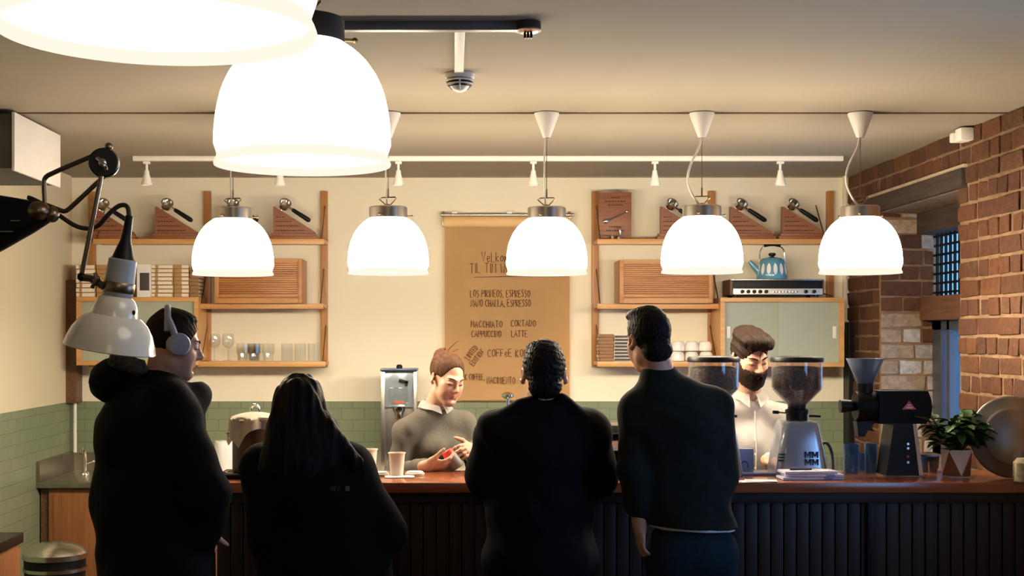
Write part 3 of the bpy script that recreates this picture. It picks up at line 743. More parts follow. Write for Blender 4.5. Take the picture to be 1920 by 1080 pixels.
for k in range(8): bt.box((-.03+k*.022,-.130,.026),(-.016+k*.022,-.124,.038),bev=.001)
part('button', bt, M['steel'], t); [part('foot', MB().cyl((x,y,0),(x,y,.014),.014,seg=12), M['black'], t) for x in (-.27,.27) for y in (-.09,.11)]
single('power_cable', 'thin dark cable curling from radio receiver over the cabinet end', 'cable', MB().tube([(WX(1536,Y)+.01,Y+.05,zr_+.02),(WX(1545,Y),Y+.04,zr_+.03),(WX(1556,Y),Y+.02,zr_+.015),(WX(1562,Y),Y+.01,zr_+.004)], .004, 6, 2), M['cord_dark'], (WX(1540,Y),Y,zr_+.002), world=True)
zk = zr_+h_+.004
t = thing('kettle', 'blue enamel kettle with white leaf pattern standing on the radio receiver', 'kettle', (WX(1447,Y), Y-.01, zk))
part('body', MB().lathe([(0,0),(.098,0),(.104,.01),(.102,.04),(.092,.09),(.083,.128),(.076,.134),(0,.136)], seg=40), M['kettle_blue'], t)
pt = MB()
for k in range(14):
    a = 2*math.pi*k/14+.22
    for j in range(6):
        pass
    c0 = Vector((.1015*math.cos(a), .1015*math.sin(a), .028)); c1 = Vector((.0885*math.cos(a), .0885*math.sin(a), .108))
    tg = Vector((-math.sin(a), math.cos(a), 0)); out = Vector((math.cos(a), math.sin(a), .15))*.0022
    n = 10; prev = None
    row = []
    for i in range(n+1):
        u = i/n; wv = .0135*math.sin(math.pi*u)**.6
        p = c0.lerp(c1, u)+out; row.append((p-tg*wv, p+tg*wv))
    for i in range(n): pt.quad(row[i][0], row[i][1], row[i+1][1], row[i+1][0])
part('leaf_pattern', pt, M['ceramic'], t, smooth=None)
part('lid', MB().lathe([(.07,.134),(.066,.142),(.03,.152),(0,.153)], seg=32), M['kettle_blue'], t)
part('lid_knob', MB().lathe([(.012,.15),(.012,.158),(.024,.164),(.024,.176),(.018,.18),(0,.18)], seg=20), M['black'], t)
part('spout', MB().tube([(-.085,0,.05),(-.12,0,.085),(-.155,0,.125)], [.028,.02,.012], 14, 1), M['kettle_blue'], t)
part('handle', MB().tube([(-.085,0,.12),(-.085,0,.19),(-.06,0,.226),(0,0,.236),(.06,0,.226),(.085,0,.19),(.085,0,.12)], .0045, 8, 2), M['chrome'], t)
part('grip', MB().tube([(-.055,0,.230),(-.02,0,.238),(.02,0,.238),(.055,0,.230)], .012, 10, 1), M['black'], t)

# cups and glasses
def tumbler(r, h, label_m, taper=.92, facets=28):
    return MB().lathe([(0,.004),(r*taper-.003,.004),(r-.003,h),(r,h),(r*taper,0),(0,0)], seg=facets)
zc_ = ZL+.004; Yc = 9.08
cup_proto = None
for i, (px, lev) in enumerate(((1240,0),(1270,0),(1297,0),(1324,0),(1271,1),(1297,1),(1245,1),(1322,1))):
    if lev and px in (1297,): pass
    X = WX(px,Yc)
    place = ['farthest left','second from left','third from left','farthest right'][[1240,1270,1297,1324].index(min((1240,1270,1297,1324), key=lambda q: abs(q-px)))]
    lab = 'upturned white cup, %s row on right shelf, %s' % ('upper' if lev else 'lower', place)
    if cup_proto is None:
        t = thing('coffee_cup', lab, 'cup', (0,0,0), 0, 'white cups on the lowest right shelf'); cup_proto = t
        part('bowl', MB().lathe([(.046,0),(.047,.02),(.044,.045),(.036,.060),(.026,.064),(.024,.067),(.022,.064),(0,.063)], seg=32), M['ceramic'], t)
        part('handle', MB().tube([(.044,.0,.018),(.06,.0,.02),(.064,.0,.034),(.056,.0,.046),(.042,.0,.048)], .005, 8, 2), M['ceramic'], t)
    else: t = dup(cup_proto, (0,0,0), lab)
    t.location = (X, Yc+random.uniform(-.01,.01), zc_+lev*.0685); t.rotation_euler.z = random.uniform(1.4,1.75)
glass_g = 'glasses on the lowest left shelf'
wp = None
for px, lab in ((402,'wine glass nearest the man wearing headphones, on lowest left shelf'),(428,'second wine glass on lowest left shelf, left of tumblers')):
    if wp is None:
        wp = t = thing('wine_glass', lab, 'glass', (0,0,0), 0, glass_g)
        part('bowl', MB().lathe([(.004,.085),(.022,.09),(.040,.115),(.043,.14),(.036,.185),(.0345,.185),(.041,.14),(.038,.117),(.02,.093),(0,.09)], seg=28), M['glass'], t)
        part('stem', MB().cyl((0,0,.004),(0,0,.088),.0045,seg=10), M['glass'], t)
        part('foot', MB().lathe([(0,0),(.036,0),(.034,.003),(.006,.008),(0,.008)], seg=28), M['glass'], t)
    else: t = dup(wp, (0,0,0), lab)
    t.location = (WX(px,Yc), Yc, zc_)
fp_ = None
for px, dy, lab in ((455,0,'faceted tumbler leftmost of its group on the lowest left shelf'),(476,.05,'faceted tumbler behind and between its two neighbours on left shelf'),(478,-.055,'faceted tumbler in front of the middle of left lowest shelf'),(503,0,'faceted tumbler nearest the tall straight glasses')):
    if fp_ is None:
        fp_ = t = thing('tumbler', lab, 'glass', (0,0,0), 0, glass_g)
        part('wall', MB().lathe([(0,.006),(.030,.006),(.034,.05),(.040,.056),(.042,.118),(.045,.118),(.043,.052),(.036,.046),(.033,0),(0,0)], seg=12), M['glass'], t, smooth=None)
    else: t = dup(fp_, (0,0,0), lab)
    t.location = (WX(px,Yc), Yc+dy, zc_)
fp_ = None
for px, lab in ((538,'straight clear glass leftmost of three on lowest left shelf'),(563,'straight clear glass in the middle of three on left shelf'),(588,'straight clear glass rightmost on lowest left shelf')):
    if fp_ is None:
        fp_ = t = thing('straight_glass', lab, 'glass', (0,0,0), 0, glass_g)
        part('wall', tumbler(.040,.118,None,.96), M['glass'], t)
    else: t = dup(fp_, (0,0,0), lab)
    t.location = (WX(px,Yc), Yc, zc_)
# cups seen dimly behind the frosted doors
cp = None
for i, px in enumerate((1478,1502,1530,1552)):
    lab = 'pale cup dimly seen behind right glass cabinet doors, %s from the left' % ['first','second','third','last'][i]
    t = dup(cup_proto, (WX(px,9.08), 9.08, WZ(688,8.9)+.034), lab, 1.57, 'cups inside the right glass cabinet')

# ================================================================== BROWN PAPER MENU
Yp = 9.205
pm = thing('paper_menu', 'brown paper sheet with handwritten coffee menu hanging from a roll', 'menu', (WX(950,Yp), Yp, WZ(410,Yp)))
lo = tuple(pm.location)
x0, x1 = WX(834,Yp), WX(1068,Yp)
sh = MB(); n = 24
def yb(u): return Yp - .004*math.sin(u*5) - .03*max(0, u-.93)/.07*.6
pts = [(yb(i/n), WZ(424,Yp) + (WZ(750,Yp)-WZ(424,Yp))*i/n) for i in range(n+1)]
gv = [[sh.bm.verts.new((x0+(x1-x0)*k/8, ya, za)) for k in range(9)] for ya, za in pts]
for i in range(n):
    for k in range(8): sh.bm.faces.new((gv[i][k], gv[i][k+1], gv[i+1][k+1], gv[i+1][k]))
bmesh.ops.solidify(sh.bm, geom=sh.bm.faces[:], thickness=.0012)
part('sheet', sh, M['kraft'], pm, lo)
part('roll', MB().cyl((x0-.005,Yp+.0,WZ(416,Yp)),(x1+.005,Yp,WZ(416,Yp)),.040,seg=28), M['kraft'], pm, lo)
part('rod', MB().cyl((x0-.03,Yp-.002,WZ(403,Yp)),(x1+.03,Yp-.002,WZ(403,Yp)),.012,seg=12), M['steel'], pm, lo, label='steel hanging rod')
for px in (832, 1068): part('bracket', MB().box((WX(px,Yp)-.012,Yp-.01,WZ(424,Yp)),(WX(px,Yp)+.008,D-.001,WZ(397,Yp)),bev=.003), M['bronze'], pm, lo)
for px in (852, 955): part('clip', MB().box((WX(px,Yp)-.018,Yp-.012,WZ(401,Yp)),(WX(px,Yp)+.018,Yp+.02,WZ(396,Yp)),bev=.003), M['white_plastic'], pm, lo)
def menu(text, px, py, hpx, tilt=0.0, width=None):
    """baseline start at pixel px, py; letter height in pixels; stretched to a width in pixels"""
    s = Yp/F; size = hpx*s; c, sn = math.cos(tilt), math.sin(tilt)
    tmp = MB(); wd_ = write(tmp, text, (0,0,0), size, aspect=.8); tmp.bm.free()
    asp = .8*(width*s/wd_) if width else .8
    tx = MB(); write(tx, text, (WX(px,Yp), Yp-.008, WZ(py,Yp)), size, (c,0,sn), (-sn,0,c), r=.0024, aspect=asp)
    part('lettering', tx, M['ink'], pm, lo, smooth=None)
menu('VeLkommen', 903, 491, 18, width=76); menu('TIL TIM WENDELBOE', 881, 512, 18, width=140)
part('underline', MB().tube([(WX(888,Yp),Yp-.008,WZ(520,Yp)),(WX(1000,Yp),Yp-.008,WZ(517,Yp))], .002, 5), M['ink'], pm, lo)
menu('LOS PIRINEOS, ESPRESSO', 882, 557, 13, width=113); menu('NANO CHALLA, ESPRESSO', 883, 575, 13, width=113)
menu('MACCHIATO', 883, 614, 12, width=60); menu('CORTADO', 958, 612, 12, width=48)
menu('CAPPUCCINO', 884, 632, 12, width=57); menu('LATTE', 959, 632, 12, width=31)
menu("'LIMITED", 878, 677, 10, math.radians(52), 32); menu("EDITION'", 888, 687, 10, math.radians(52), 36)
menu('-', 902, 664, 9); menu('COFFeE KOMBUCHA', 914, 669, 14, width=118)
menu('FILTER: BLACK COFFEE,', 805, 714, 11, width=105) if False else menu('K COFFEE,', 872, 712, 11, width=37)
menu('NACIMIENTO', 913, 719, 12, width=54)

# ================================================================== BREWER ON THE BACK COUNTER
Yb = 8.85; t = thing('water_boiler', 'tall stainless boiler with clear front and red badge behind the female barista', 'boiler', (WX(749,Yb), Yb, .821))
s = Yb/F; h = WZ(694,Yb)-.821; hw = .118; zz = lambda py: WZ(py, Yb-.1)-.821
part('body', MB().box((-hw,-.04,0),(hw,.14,h),bev=.006).box((-hw,-.10,0),(-hw+.026,-.04,h-.01),bev=.004).box((hw-.022,-.10,0),(hw,-.04,h-.01),bev=.004), M['steel'], t)
part('window', MB().box((-hw+.026,-.075,zz(764)),(hw-.022,-.045,h-.02),bev=.004), mat('blue_grey_panel',(0.30,0.35,0.40),0.15,0.3), t, label='blue-grey glossy front panel')
part('jar', MB().box((-.065,-.10,zz(757)),(.06,-.075,zz(726)),bev=.008), M['glass'], t)
part('badge', MB().box((-.035,-.105,zz(757)),(.035,-.1,zz(751)),bev=.002), mat('faded_red',(0.42,0.10,0.05),.5), t, label='red badge')
part('lever', MB().box((-.0,-.11,zz(718)),(.062,-.10,zz(712)),R=Matrix.Rotation(math.radians(14),3,'Y'),bev=.003).box((.04,-.11,zz(724)),(.058,-.10,zz(715))), M['black'], t)
part('cap', MB().box((-hw-.005,-.105,h-.004),(hw+.005,.145,h+.012),bev=.005), M['navy'], t)
part('knob', MB().lathe([(.02,h+.012),(.02,h+.03),(.012,h+.038),(0,h+.038)], (0,-.02,0), 16), M['black'], t)
part('spout', MB().lathe([(0,zz(762)),(.04,zz(762)),(.04,zz(770)),(.03,zz(774)),(.024,zz(782)),(0,zz(782))], (-.0,-.085,0), 24), M['chrome'], t)
part('drip_tray', MB().box((-hw+.03,-.16,.005),(hw-.03,-.042,.03),bev=.004), M['black'], t)

# things on the steel counter
t = single('paper_roll', 'white paper roll standing on the steel counter behind stockpot', 'paper roll', MB().lathe([(.02,0),(.062,0),(.065,.004),(.065,.235),(.062,.24),(.02,.24),(.02,0)], seg=32), M['paper'], (WX(421,8.75), 8.75, .822))
t = thing('card_stand', 'thin black wire stand on back counter holding a small card', 'card stand', (WX(916,8.8), 8.8, .822))
hz = WZ(796,8.8)-.822
part('wire', MB().tube([(-.045,0,.004),(-.045,0,hz),(.05,0,hz),(.05,0,.004)], .004, 6).tube([(-.045,-.04,.003),(-.045,.04,.003)], .004, 6).tube([(.05,-.04,.003),(.05,.04,.003)], .004, 6), M['black_metal'], t)
part('card', MB().box((-.03,-.002,hz-.10),(.045,.002,hz-.01)), M['paper'], t)

# ================================================================== ON THE BAR
Z1 = ZB+.001
def yb_bar(py): return (ZC-ZB)*F/(py-VY)              # depth of a bar-top point seen at row py
# stockpot on its tray, white cloth over it
Yk = 6.17
t = thing('hot_plate', 'black flat hot plate under the stockpot at the left bar end', 'hot plate', (WX(470,Yk), Yk, Z1))
part('plate', MB().box((-.135,-.13,.006),(.135,.13,.020),bev=.004), M['black_metal'], t)
for x in (-.11,.11):
    for y in (-.11,.11): part('foot', MB().cyl((x,y,0),(x,y,.007),.012,seg=10), M['black'], t)
part('ring', MB().lathe([(.118,.020),(.118,.023),(.108,.023),(.108,.020)], seg=36, close=True), M['steel'], t)
zp = Z1+.0235; hp = WZ(787,Yk)-zp
t = thing('stockpot', 'tall shiny steel stockpot under a white cloth at left bar end', 'pot', (WX(478,Yk), Yk, zp))
part('body', MB().lathe([(0,0),(.098,0),(.103,.006),(.103,hp-.006),(.107,hp),(.100,hp-.002),(.099,.01),(0,.008)], seg=40), mat('dark_mirror_steel',(0.13,0.135,0.15),0.33,0.9), t)
part('lid', MB().lathe([(.108,hp),(.106,hp+.008),(.07,hp+.020),(0,hp+.026)], seg=40), M['steel'], t)
part('lid_handle', MB().tube([(-.02,0,hp+.022),(-.018,0,hp+.06),(.0,0,hp+.072),(.018,0,hp+.06),(.02,0,hp+.022)], .006, 8, 2), M['chrome'], t)
for sx in (-1,1): part('handle', MB().tube([(sx*.10,-.03,hp*.75),(sx*.128,-.03,hp*.75),(sx*.128,.03,hp*.75),(sx*.10,.03,hp*.75)], .006, 8, 1), M['chrome'], t)
cl = MB(); n = 34; gv = []
def cl_z(u, v):
    r = math.hypot(u, v)
    top = hp+.012+.022*(1-min(r/.11,1)**2)
    if r <= .112: return top, u, v
    a = math.atan2(v, u); drop = (r-.112)
    rr = .114+.10*drop*(.6+.4*math.sin(a*5)) + .012*math.sin(a*7)
    return top-drop*.95, rr*math.cos(a), rr*math.sin(a)
for i in range(n+1):
    row = []
    for j in range(n+1):
        u, v = -.20+.36*i/n, -.165+.33*j/n
        ur, vr = u*math.cos(.35)-v*math.sin(.35), u*math.sin(.35)+v*math.cos(.35)
        z, x, y = cl_z(ur, vr); row.append(cl.bm.verts.new((x, y, z+.003)))
    gv.append(row)
for i in range(n):
    for j in range(n): cl.bm.faces.new((gv[i][j], gv[i+1][j], gv[i+1][j+1], gv[i][j+1]))
bmesh.ops.solidify(cl.bm, geom=cl.bm.faces[:], thickness=.002)
single('dish_cloth', 'creamy white cloth draped over the lid of the stockpot', 'cloth', cl, M['cloth_white'], (WX(478,Yk), Yk, zp))
t = thing('cooking_spoon', 'long steel spoon lying beside the stockpot at the left', 'spoon', (WX(428,6.05), 6.05, Z1))
part('handle', MB().tube([(-.09,-.02,.005),(-.01,.0,.012),(.055,.01,.008)], .004, 6), M['chrome'], t)
part('bowl', MB().ell((.075,.013,.008),(.026,.017,.007)), M['chrome'], t)

def paper_cup(label, px, py_b, rt, rb, h):
    Y = yb_bar(py_b); t = thing('paper_cup', label, 'cup', (WX(px,Y), Y, Z1), 0, 'paper cups on the bar')
    part('wall', MB().lathe([(0,.004),(rb-.002,.004),(rt-.002,h-.002),(rt+.002,h-.003),(rt+.002,h+.001),(rt-.001,h+.001),(rb,0),(0,0)], seg=32), M['paper_cup'], t)
    return t
paper_cup('white paper cup standing on a napkin before the female barista', 744, 893, .039, .029, .104).location.z += .004
paper_cup('taller paper cup behind the shoulder of the long-haired customer', 690, 888, .045, .034, .115)
def lid_stack(px, py, n, lab):
    Y = yb_bar(py); t = thing('cup_lids', lab, 'lids', (WX(px,Y), Y, Z1))
    for k in range(n):
        z = k*.006
        part('lid', MB().lathe([(.044,z),(.045,z+.004),(.040,z+.005),(.038,z+.011),(.034,z+.012),(0,z+.011)], seg=28), M['white_plastic'], t)
lid_stack(711, 892, 2, 'white plastic cup lids lying between the two paper cups')
lid_stack(778, 891, 2, 'white plastic cup lids lying right of the napkin')
Y = yb_bar(895)
single('napkin', 'white paper napkin folded under the front paper cup', 'napkin', MB().box((-.065,-.04,0),(.07,.05,.0035),R=Matrix.Rotation(.1,3,'Z'),bev=.001), M['paper'], (WX(748,Y), Y, Z1))
# small espresso machine glimpsed between the two men
Ye = 6.27
t = thing('espresso_machine', 'steel espresso machine glimpsed on the bar between two customers', 'espresso machine', (WX(1180,Ye), Ye, Z1)); e0 = tuple(t.location)
hz = WZ(795,Ye)-Z1
part('drip_tray', MB().box((-.21,-.13,.0),(.21,.12,.022),bev=.004), M['black'], t)
part('back_panel', MB().box((-.20,.05,.022),(.20,.12,hz-.05),bev=.004), M['black_metal'], t)
part('head', MB().prism([(-.10,.105),(-.125,.12),(-.11,.165),(-.07,.185),(.05,.19),(.05,.105)], -.20, .20, 'yz'), M['steel'], t)
part('cup_rail', MB().box((-.21,-.10,hz-.035),(.21,.12,hz),bev=.004), M['counter_steel'], t)
for x in (-.115,.0,.115):
    part('column', MB().cyl((x,-.07,.022),(x,-.07,.108),.006,seg=10), M['chrome'], t)
for x in (-.15,.15):
    g = part('group_head', MB().lathe([(.03,.108),(.03,.08),(.0,.08)], (x,-.03,0), 20), M['chrome'], t)
    part('handle', MB().tube([(x,-.05,.09),(x,-.14,.082)], .009, 8), M['black'], g)
part('badge', MB().ell((-.09,-.118,.137),(.014,.006,.008)), M['ceramic'], t)
Y = yb_bar(901); single('creamer', 'small white jug by the right elbow of the dark-jacketed man', 'jug', MB().lathe([(0,0),(.024,0),(.023,.006),(.013,.022),(.012,.03),(.010,.03),(.010,.01),(0,.008)], seg=24), M['ceramic'], (WX(1143,Y), Y, Z1))

# grinders
def grinder(label, px, Y):
    t = thing('coffee_grinder', label, 'coffee grinder', (WX(px,Y), Y, Z1), 0, 'hopper grinders on the bar')
    s = Y/F; zt = WZ(788,Y)-Z1
    b0, b1 = .120, .082
    bd = MB(); secs = []
    for z, a, d in ((0,b0,.13),(.012,b0+.001,.131),(zt*.5,(b0+b1)/2+.004,.115),(zt-.015,b1+.003,.10),(zt-.004,b1-.004,.094),(zt,b1-.014,.084)):
        ring = []
        for k in range(40):
            q = 2*math.pi*k/40; c_, s_ = math.cos(q), math.sin(q); e = .32
            ring.append(bd.bm.verts.new((a*abs(c_)**e*(1 if c_ >= 0 else -1), d*abs(s_)**e*(1 if s_ >= 0 else -1), z)))
        secs.append(ring)
    for a, b in zip(secs[:-1], secs[1:]):
        for k in range(40): bd.bm.faces.new((a[k], a[(k+1) % 40], b[(k+1) % 40], b[k]))
    bd.bm.faces.new(secs[0][::-1]); bd.bm.faces.new(secs[-1])
    part('body', bd, M['grinder_grey'], t, smooth=35)
    part('collar', MB().lathe([(.05,zt),(.05,zt+.03),(.054,zt+.032),(.054,zt+.05),(.042,zt+.055),(.042,zt+.075),(0,zt+.075)], seg=28), M['black'], t)
    lv = part('lever', MB().tube([(-.05,-.03,zt+.035),(-.10,-.05,zt+.04)], .004, 6), M['steel'], t)
    part('grip', MB().tube([(-.10,-.05,zt+.04),(-.125,-.06,zt+.042)], .008, 8), M['black'], lv)
    part('tab', MB().tube([(.05,-.03,zt+.022),(.10,-.05,zt+.022)], .006, 8), M['black'], t)
    hb, hc, ht = zt+.06, WZ(731,Y)-Z1, WZ(678,Y)-Z1
    part('hopper', MB().lathe([(.040,hb),(.045,hb+.012),(.112,hc),(.117,hc+.012),(.118,ht),(.115,ht),(.114,hc+.012),(.109,hc+.002),(.042,hb+.014)], seg=40), M['hopper'], t, label='clear bean hopper')
    part('beans', MB().lathe([(.0,hb+.01),(.040,hb+.014),(.108,hc+.002),(.1125,hc+.013),(.113,ht-.03),(.08,ht-.022),(.03,ht-.024),(0,ht-.02)], seg=36), M['beans'], t)
    part('lid', MB().lathe([(.120,ht-.002),(.124,ht+.002),(.124,ht+.014),(.118,ht+.022),(.06,ht+.027),(0,ht+.028)], seg=40), M['black'], t)
    mk = MB()                                               # MM over MM in heavy block letters
    for r_ in range(2):
        for c_ in range(2):
            ox, oz = .004+c_*.034, .084-r_*.034
            yy = -.134+.0
            def P2(a, b): return (ox+a*.031, oz+b*.029)
            for poly in ([(0,0),(.27,0),(.27,1),(0,1)], [(.73,0),(1,0),(1,1),(.73,1)], [(0,1),(.27,1),(.5,.55),(.5,.05),(.27,.55)], [(1,1),(.73,1),(.5,.55),(.5,.05),(.73,.55)]):
                mk.prism([P2(*p) for p in poly], -(.131-.016*(oz+.0145)/(zt*.5))-.0035, -(.131-.016*(oz+.0145)/(zt*.5))+.012)
    part('emblem', mk, M['navy'], t, smooth=None)
    for k in range(3):
        part('vent', MB().box((-.118+.003*k,-.1335+.002*k,.07+.014*k),(-.092+.003*k,-.10,.075+.014*k),bev=.001), M['black'], t)
    return t
GY = 6.295
grinder('silver hopper grinder with MM emblem, right of the bearded barista', 1494, GY)
g2 = grinder('hopper grinder half hidden behind the tall leaning customer', 1338, GY+.0)

# black filter-coffee grinder with funnel
Y = 6.22; t = thing('shop_grinder', 'big black shop grinder with grey funnel near the plant', 'coffee grinder', (WX(1685,Y), Y, Z1)); s = Y/F
def q(px, py): return (WX(px,Y)-t.location.x, WZ(py,Y)-Z1)
part('column', MB().prism([q(1652,889), q(1716,889), q(1704,792), q(1666,792)], -.075, .075), M['black'], t, smooth=None)
part('trim_strip', MB().prism([q(1713,888), q(1720,888), q(1708,793), q(1701,793)], -.078, -.07), mat('cream_strip',(0.78,0.68,0.50),0.4), t, smooth=None, label='cream edge strip')
x0_, z0_ = q(1640,793); x1_, z1_ = q(1735,732)
hd = MB()
cz = (z0_+z1_)/2; rz = (z1_-z0_)/2
hd.prism([(x0_,z0_),(x1_-.02,z0_),(x1_,z0_+.03),(x1_,z1_-.03),(x1_-.012,z1_),(x0_,z1_)], -.07, .07)
part('motor_housing', hd, M['black_metal'], t, smooth=None)
part('end_cap', MB().lathe([(.066,0),(.062,.010),(0,.012)], (x1_,0,cz), 28, (1,0,0)), M['black'], t)
xk, zk_ = q(1600,762)
part('burr_case', MB().lathe([(0,0),(.066,0),(.07,.015),(.07,.085),(.06,.10),(0,.10)], (xk+.008,0,zk_+.002), 32, (1,0,0)), M['black_metal'], t)
part('dial', MB().lathe([(0,0),(.030,0),(.032,.01),(.028,.05),(.022,.07),(0,.07)], (xk-.062,0,zk_+.002), 24, (1,0,0)), M['black'], t)
xh, zh = q(1622,730); xt_, zt_ = q(1622,672)
part('funnel_neck', MB().cyl((xh,0,zh-.03),(xh,0,zh+.045),.038,.036,seg=24), M['black'], t)
part('funnel', MB().lathe([(.034,zh+.03),(.084,zt_),(.086,zt_),(.037,zh+.028)], (xh,0,0), 36, close=True), M['funnel'], t, label='grey translucent funnel')
part('chute', MB().prism([q(1603,790), q(1640,788), q(1630,800), q(1636,808), q(1624,806), q(1618,818), q(1606,818)], -.03, .03), M['black'], t, smooth=None)
part('red_emblem', MB().prism([q(1682,766), q(1708,766), q(1695,750)], -.0715, -.0695), M['red'], t, smooth=None, label='red triangle emblem')
part('emblem_lettering', MB().box((q(1689,0)[0],-.073,q(0,764)[1]),(q(1701,0)[0],-.071,q(0,761)[1])).box((q(1692,0)[0],-.073,q(0,759)[1]),(q(1698,0)[0],-.071,q(0,757)[1])), M['white_plastic'], t, smooth=None)
for py, m in ((830,M['steel']),(838,M['steel']),(853,M['red']),(864,M['steel'])):
    bx, bz = q(1692, py); part('button', MB().cyl((bx,-.075,bz),(bx,-.079,bz),.006,seg=12), m, t)

def g_tumbler(px, py_b, r, h, m, label, name='water_glass', group=None):
    Y = yb_bar(py_b); t = thing(name, label, 'glass', (WX(px,Y), Y, Z1), 0, group)
    part('wall', MB().lathe([(0,.006),(r*.86-.003,.006),(r-.003,h),(r,h),(r*.86,0),(0,0)], seg=24), m, t)
    return t
BT = 'blue-tinted glasses on the bar'
g_tumbler(1596, 887, .036, .138, M['glass_tint'], 'tall blue-tinted glass under the funnel grinder, left of its pair', group=BT)
g_tumbler(1633, 887, .031, .140, M['glass_tint'], 'tall blue-tinted glass just left of the grinder column', group=BT)
g_tumbler(1616, 884, .034, .09, M['glass_tint'], 'short blue-tinted glass between the two tall ones', group=BT)
g_tumbler(1556, 886, .026, .075, M['glass'], 'small clear glass right of the silver grinder', group='small clear glasses on the bar')
g_tumbler(1574, 885, .024, .072, M['glass'], 'small clear glass beside the tall blue glass', group='small clear glasses on the bar')
g_tumbler(1752, 888, .034, .058, M['glass'], 'low clear ribbed glass left of the plant pot', group='small clear glasses on the bar')
t = g_tumbler(1916, 906, .044, .138, M['glass'], 'clear glass with pale contents at the right edge of bar')
part('contents', MB().lathe([(0,.008),(.035,.008),(.038,.09),(.02,.11),(0,.112)], seg=20), mat('pale_sugar',(0.62,0.50,0.32),0.8,var=.3,scale=40), t)
Y = yb_bar(884); t = thing('serving_bowl', 'dark blue bowl behind the small glass near the plant', 'bowl', (WX(1737,Y), Y, Z1))
part('bowl', MB().lathe([(0,0),(.045,0),(.056,.02),(.060,.075),(.056,.075),(.052,.02),(0,.01)], seg=32), M['navy'], t)
# hose behind the silver grinder
single('steam_hose', 'braided dark hose arching behind silver grinder', 'hose', MB().tube([(WX(1535,6.40),6.40,Z1+.008),(WX(1536,6.40),6.40,Z1+.12),(WX(1549,6.40),6.40,Z1+.145),(WX(1560,6.40),6.40,Z1+.10),(WX(1563,6.40),6.40,Z1+.008)], .008, 8, 3), mat('braided_hose',(0.10,0.09,0.05),0.4,0.5,var=.5,scale=80), (WX(1550,6.4),6.40,Z1), world=True)

# plant
Y = 6.14; t = thing('potted_plant', 'bushy green plant in white and terracotta pot on the bar', 'plant', (WX(1793,Y), Y, Z1)); hp = WZ(842,Y)-Z1
pp = MB().lathe([(0,0),(.060,0),(.064,.006),(.073,hp-.002),(.073,hp),(.067,hp),(.064,hp-.02),(0,hp-.02)], seg=8)
part('pot', pp, M['ceramic'], t, smooth=None)
fc = MB()
def onpot(a, z): r = .0640+.0090*z/hp+.0012; r *= math.cos(math.pi/8)/math.cos(((a+math.pi/8) % (math.pi/4))-math.pi/8) if False else 1.0; return (r*math.cos(a), r*math.sin(a), z)
for k in range(8):
    a0, a1 = 2*math.pi*k/8, 2*math.pi*(k+1)/8
    p0, p1 = onpot(a0,.008), onpot(a1,.008); p2, p3 = onpot(a0,hp-.006), onpot(a1,hp-.006)
    if k % 2 == 0: fc._add([p0,p1,p3], [(0,1,2)])
    else: fc._add([p1,p2,p0], [(0,1,2)])
bmesh.ops.solidify(fc.bm, geom=fc.bm.faces[:], thickness=.001)
part('painted_facet', fc, M['terracotta'], t, smooth=None, label='terracotta triangle facets')
part('soil', MB().lathe([(.065,hp-.014),(.03,hp-.008),(0,hp-.006)], seg=8), M['soil'], t)
rnd = random.Random(11); st = MB(); lf = MB()
def leaf(base, d, up, L, w):
    d = Vector(d).normalized(); side = d.cross(Vector(up)).normalized(); nrm = side.cross(d).normalized(); n = 6; rows = []
    for i in range(n+1):
        u = i/n; ww = w*math.sin(math.pi*min(1,u*.92+.05))**.8; p = Vector(base)+d*L*u-nrm*L*.28*u*u
        rows.append((p-side*ww+nrm*ww*.35, p, p+side*ww+nrm*ww*.35))
    vs = [[lf.bm.verts.new(q_) for q_ in r_] for r_ in rows]
    for a, b in zip(vs[:-1], vs[1:]):
        for k in range(2): lf.bm.faces.new((a[k], a[k+1], b[k+1], b[k]))
for k in range(46):
    a = rnd.uniform(0, 2*math.pi); el = rnd.uniform(.25, 1.45); L = rnd.uniform(.10, .185)
    tip = Vector((math.cos(a)*math.cos(el)*L*1.0, math.sin(a)*math.cos(el)*L*.9, hp-.01+math.sin(el)*L+.015))
    b0_ = Vector((math.cos(a)*.02, math.sin(a)*.02, hp-.012)); mid = b0_.lerp(tip,.5)+Vector((0,0,.012))
    st.tube([b0_, mid, tip], .0022, 5, 1)
    for j in range(5):
        u = .45+.55*j/4; p = b0_.lerp(tip, u)
        aa = a+rnd.uniform(-1.6,1.6); leaf(p, (math.cos(aa), math.sin(aa), rnd.uniform(-.25,.7)), (0,0,1), rnd.uniform(.055,.085), rnd.uniform(.019,.028))
part('stems', st, M['stem'], t); part('foliage', lf, M['green'], t, smooth=60)

# big metal tray leaning on the bricks
Y = 6.06; R0 = .188
t = thing('metal_tray', 'large round pewter tray leaning upright against the brick wall', 'tray', (WX(1903,Y), Y, Z1))
tr = MB().lathe([(0,.0),(R0*.66,.0),(R0*.72,-.012),(R0*.74,-.014),(R0*.96,-.022),(R0*.99,-.026),(R0,-.022),(R0*.99,-.018),(R0*.95,-.014),(R0*.74,-.006),(R0*.70,.002),(R0*.66,.008),(0,.008)], seg=64)
me_ = part('dish', tr, M['pewter'], t, smooth=50)
me_.location = (0,.02,R0*1.0+.001); me_.rotation_euler = (math.radians(90-6), 0, math.radians(-3))
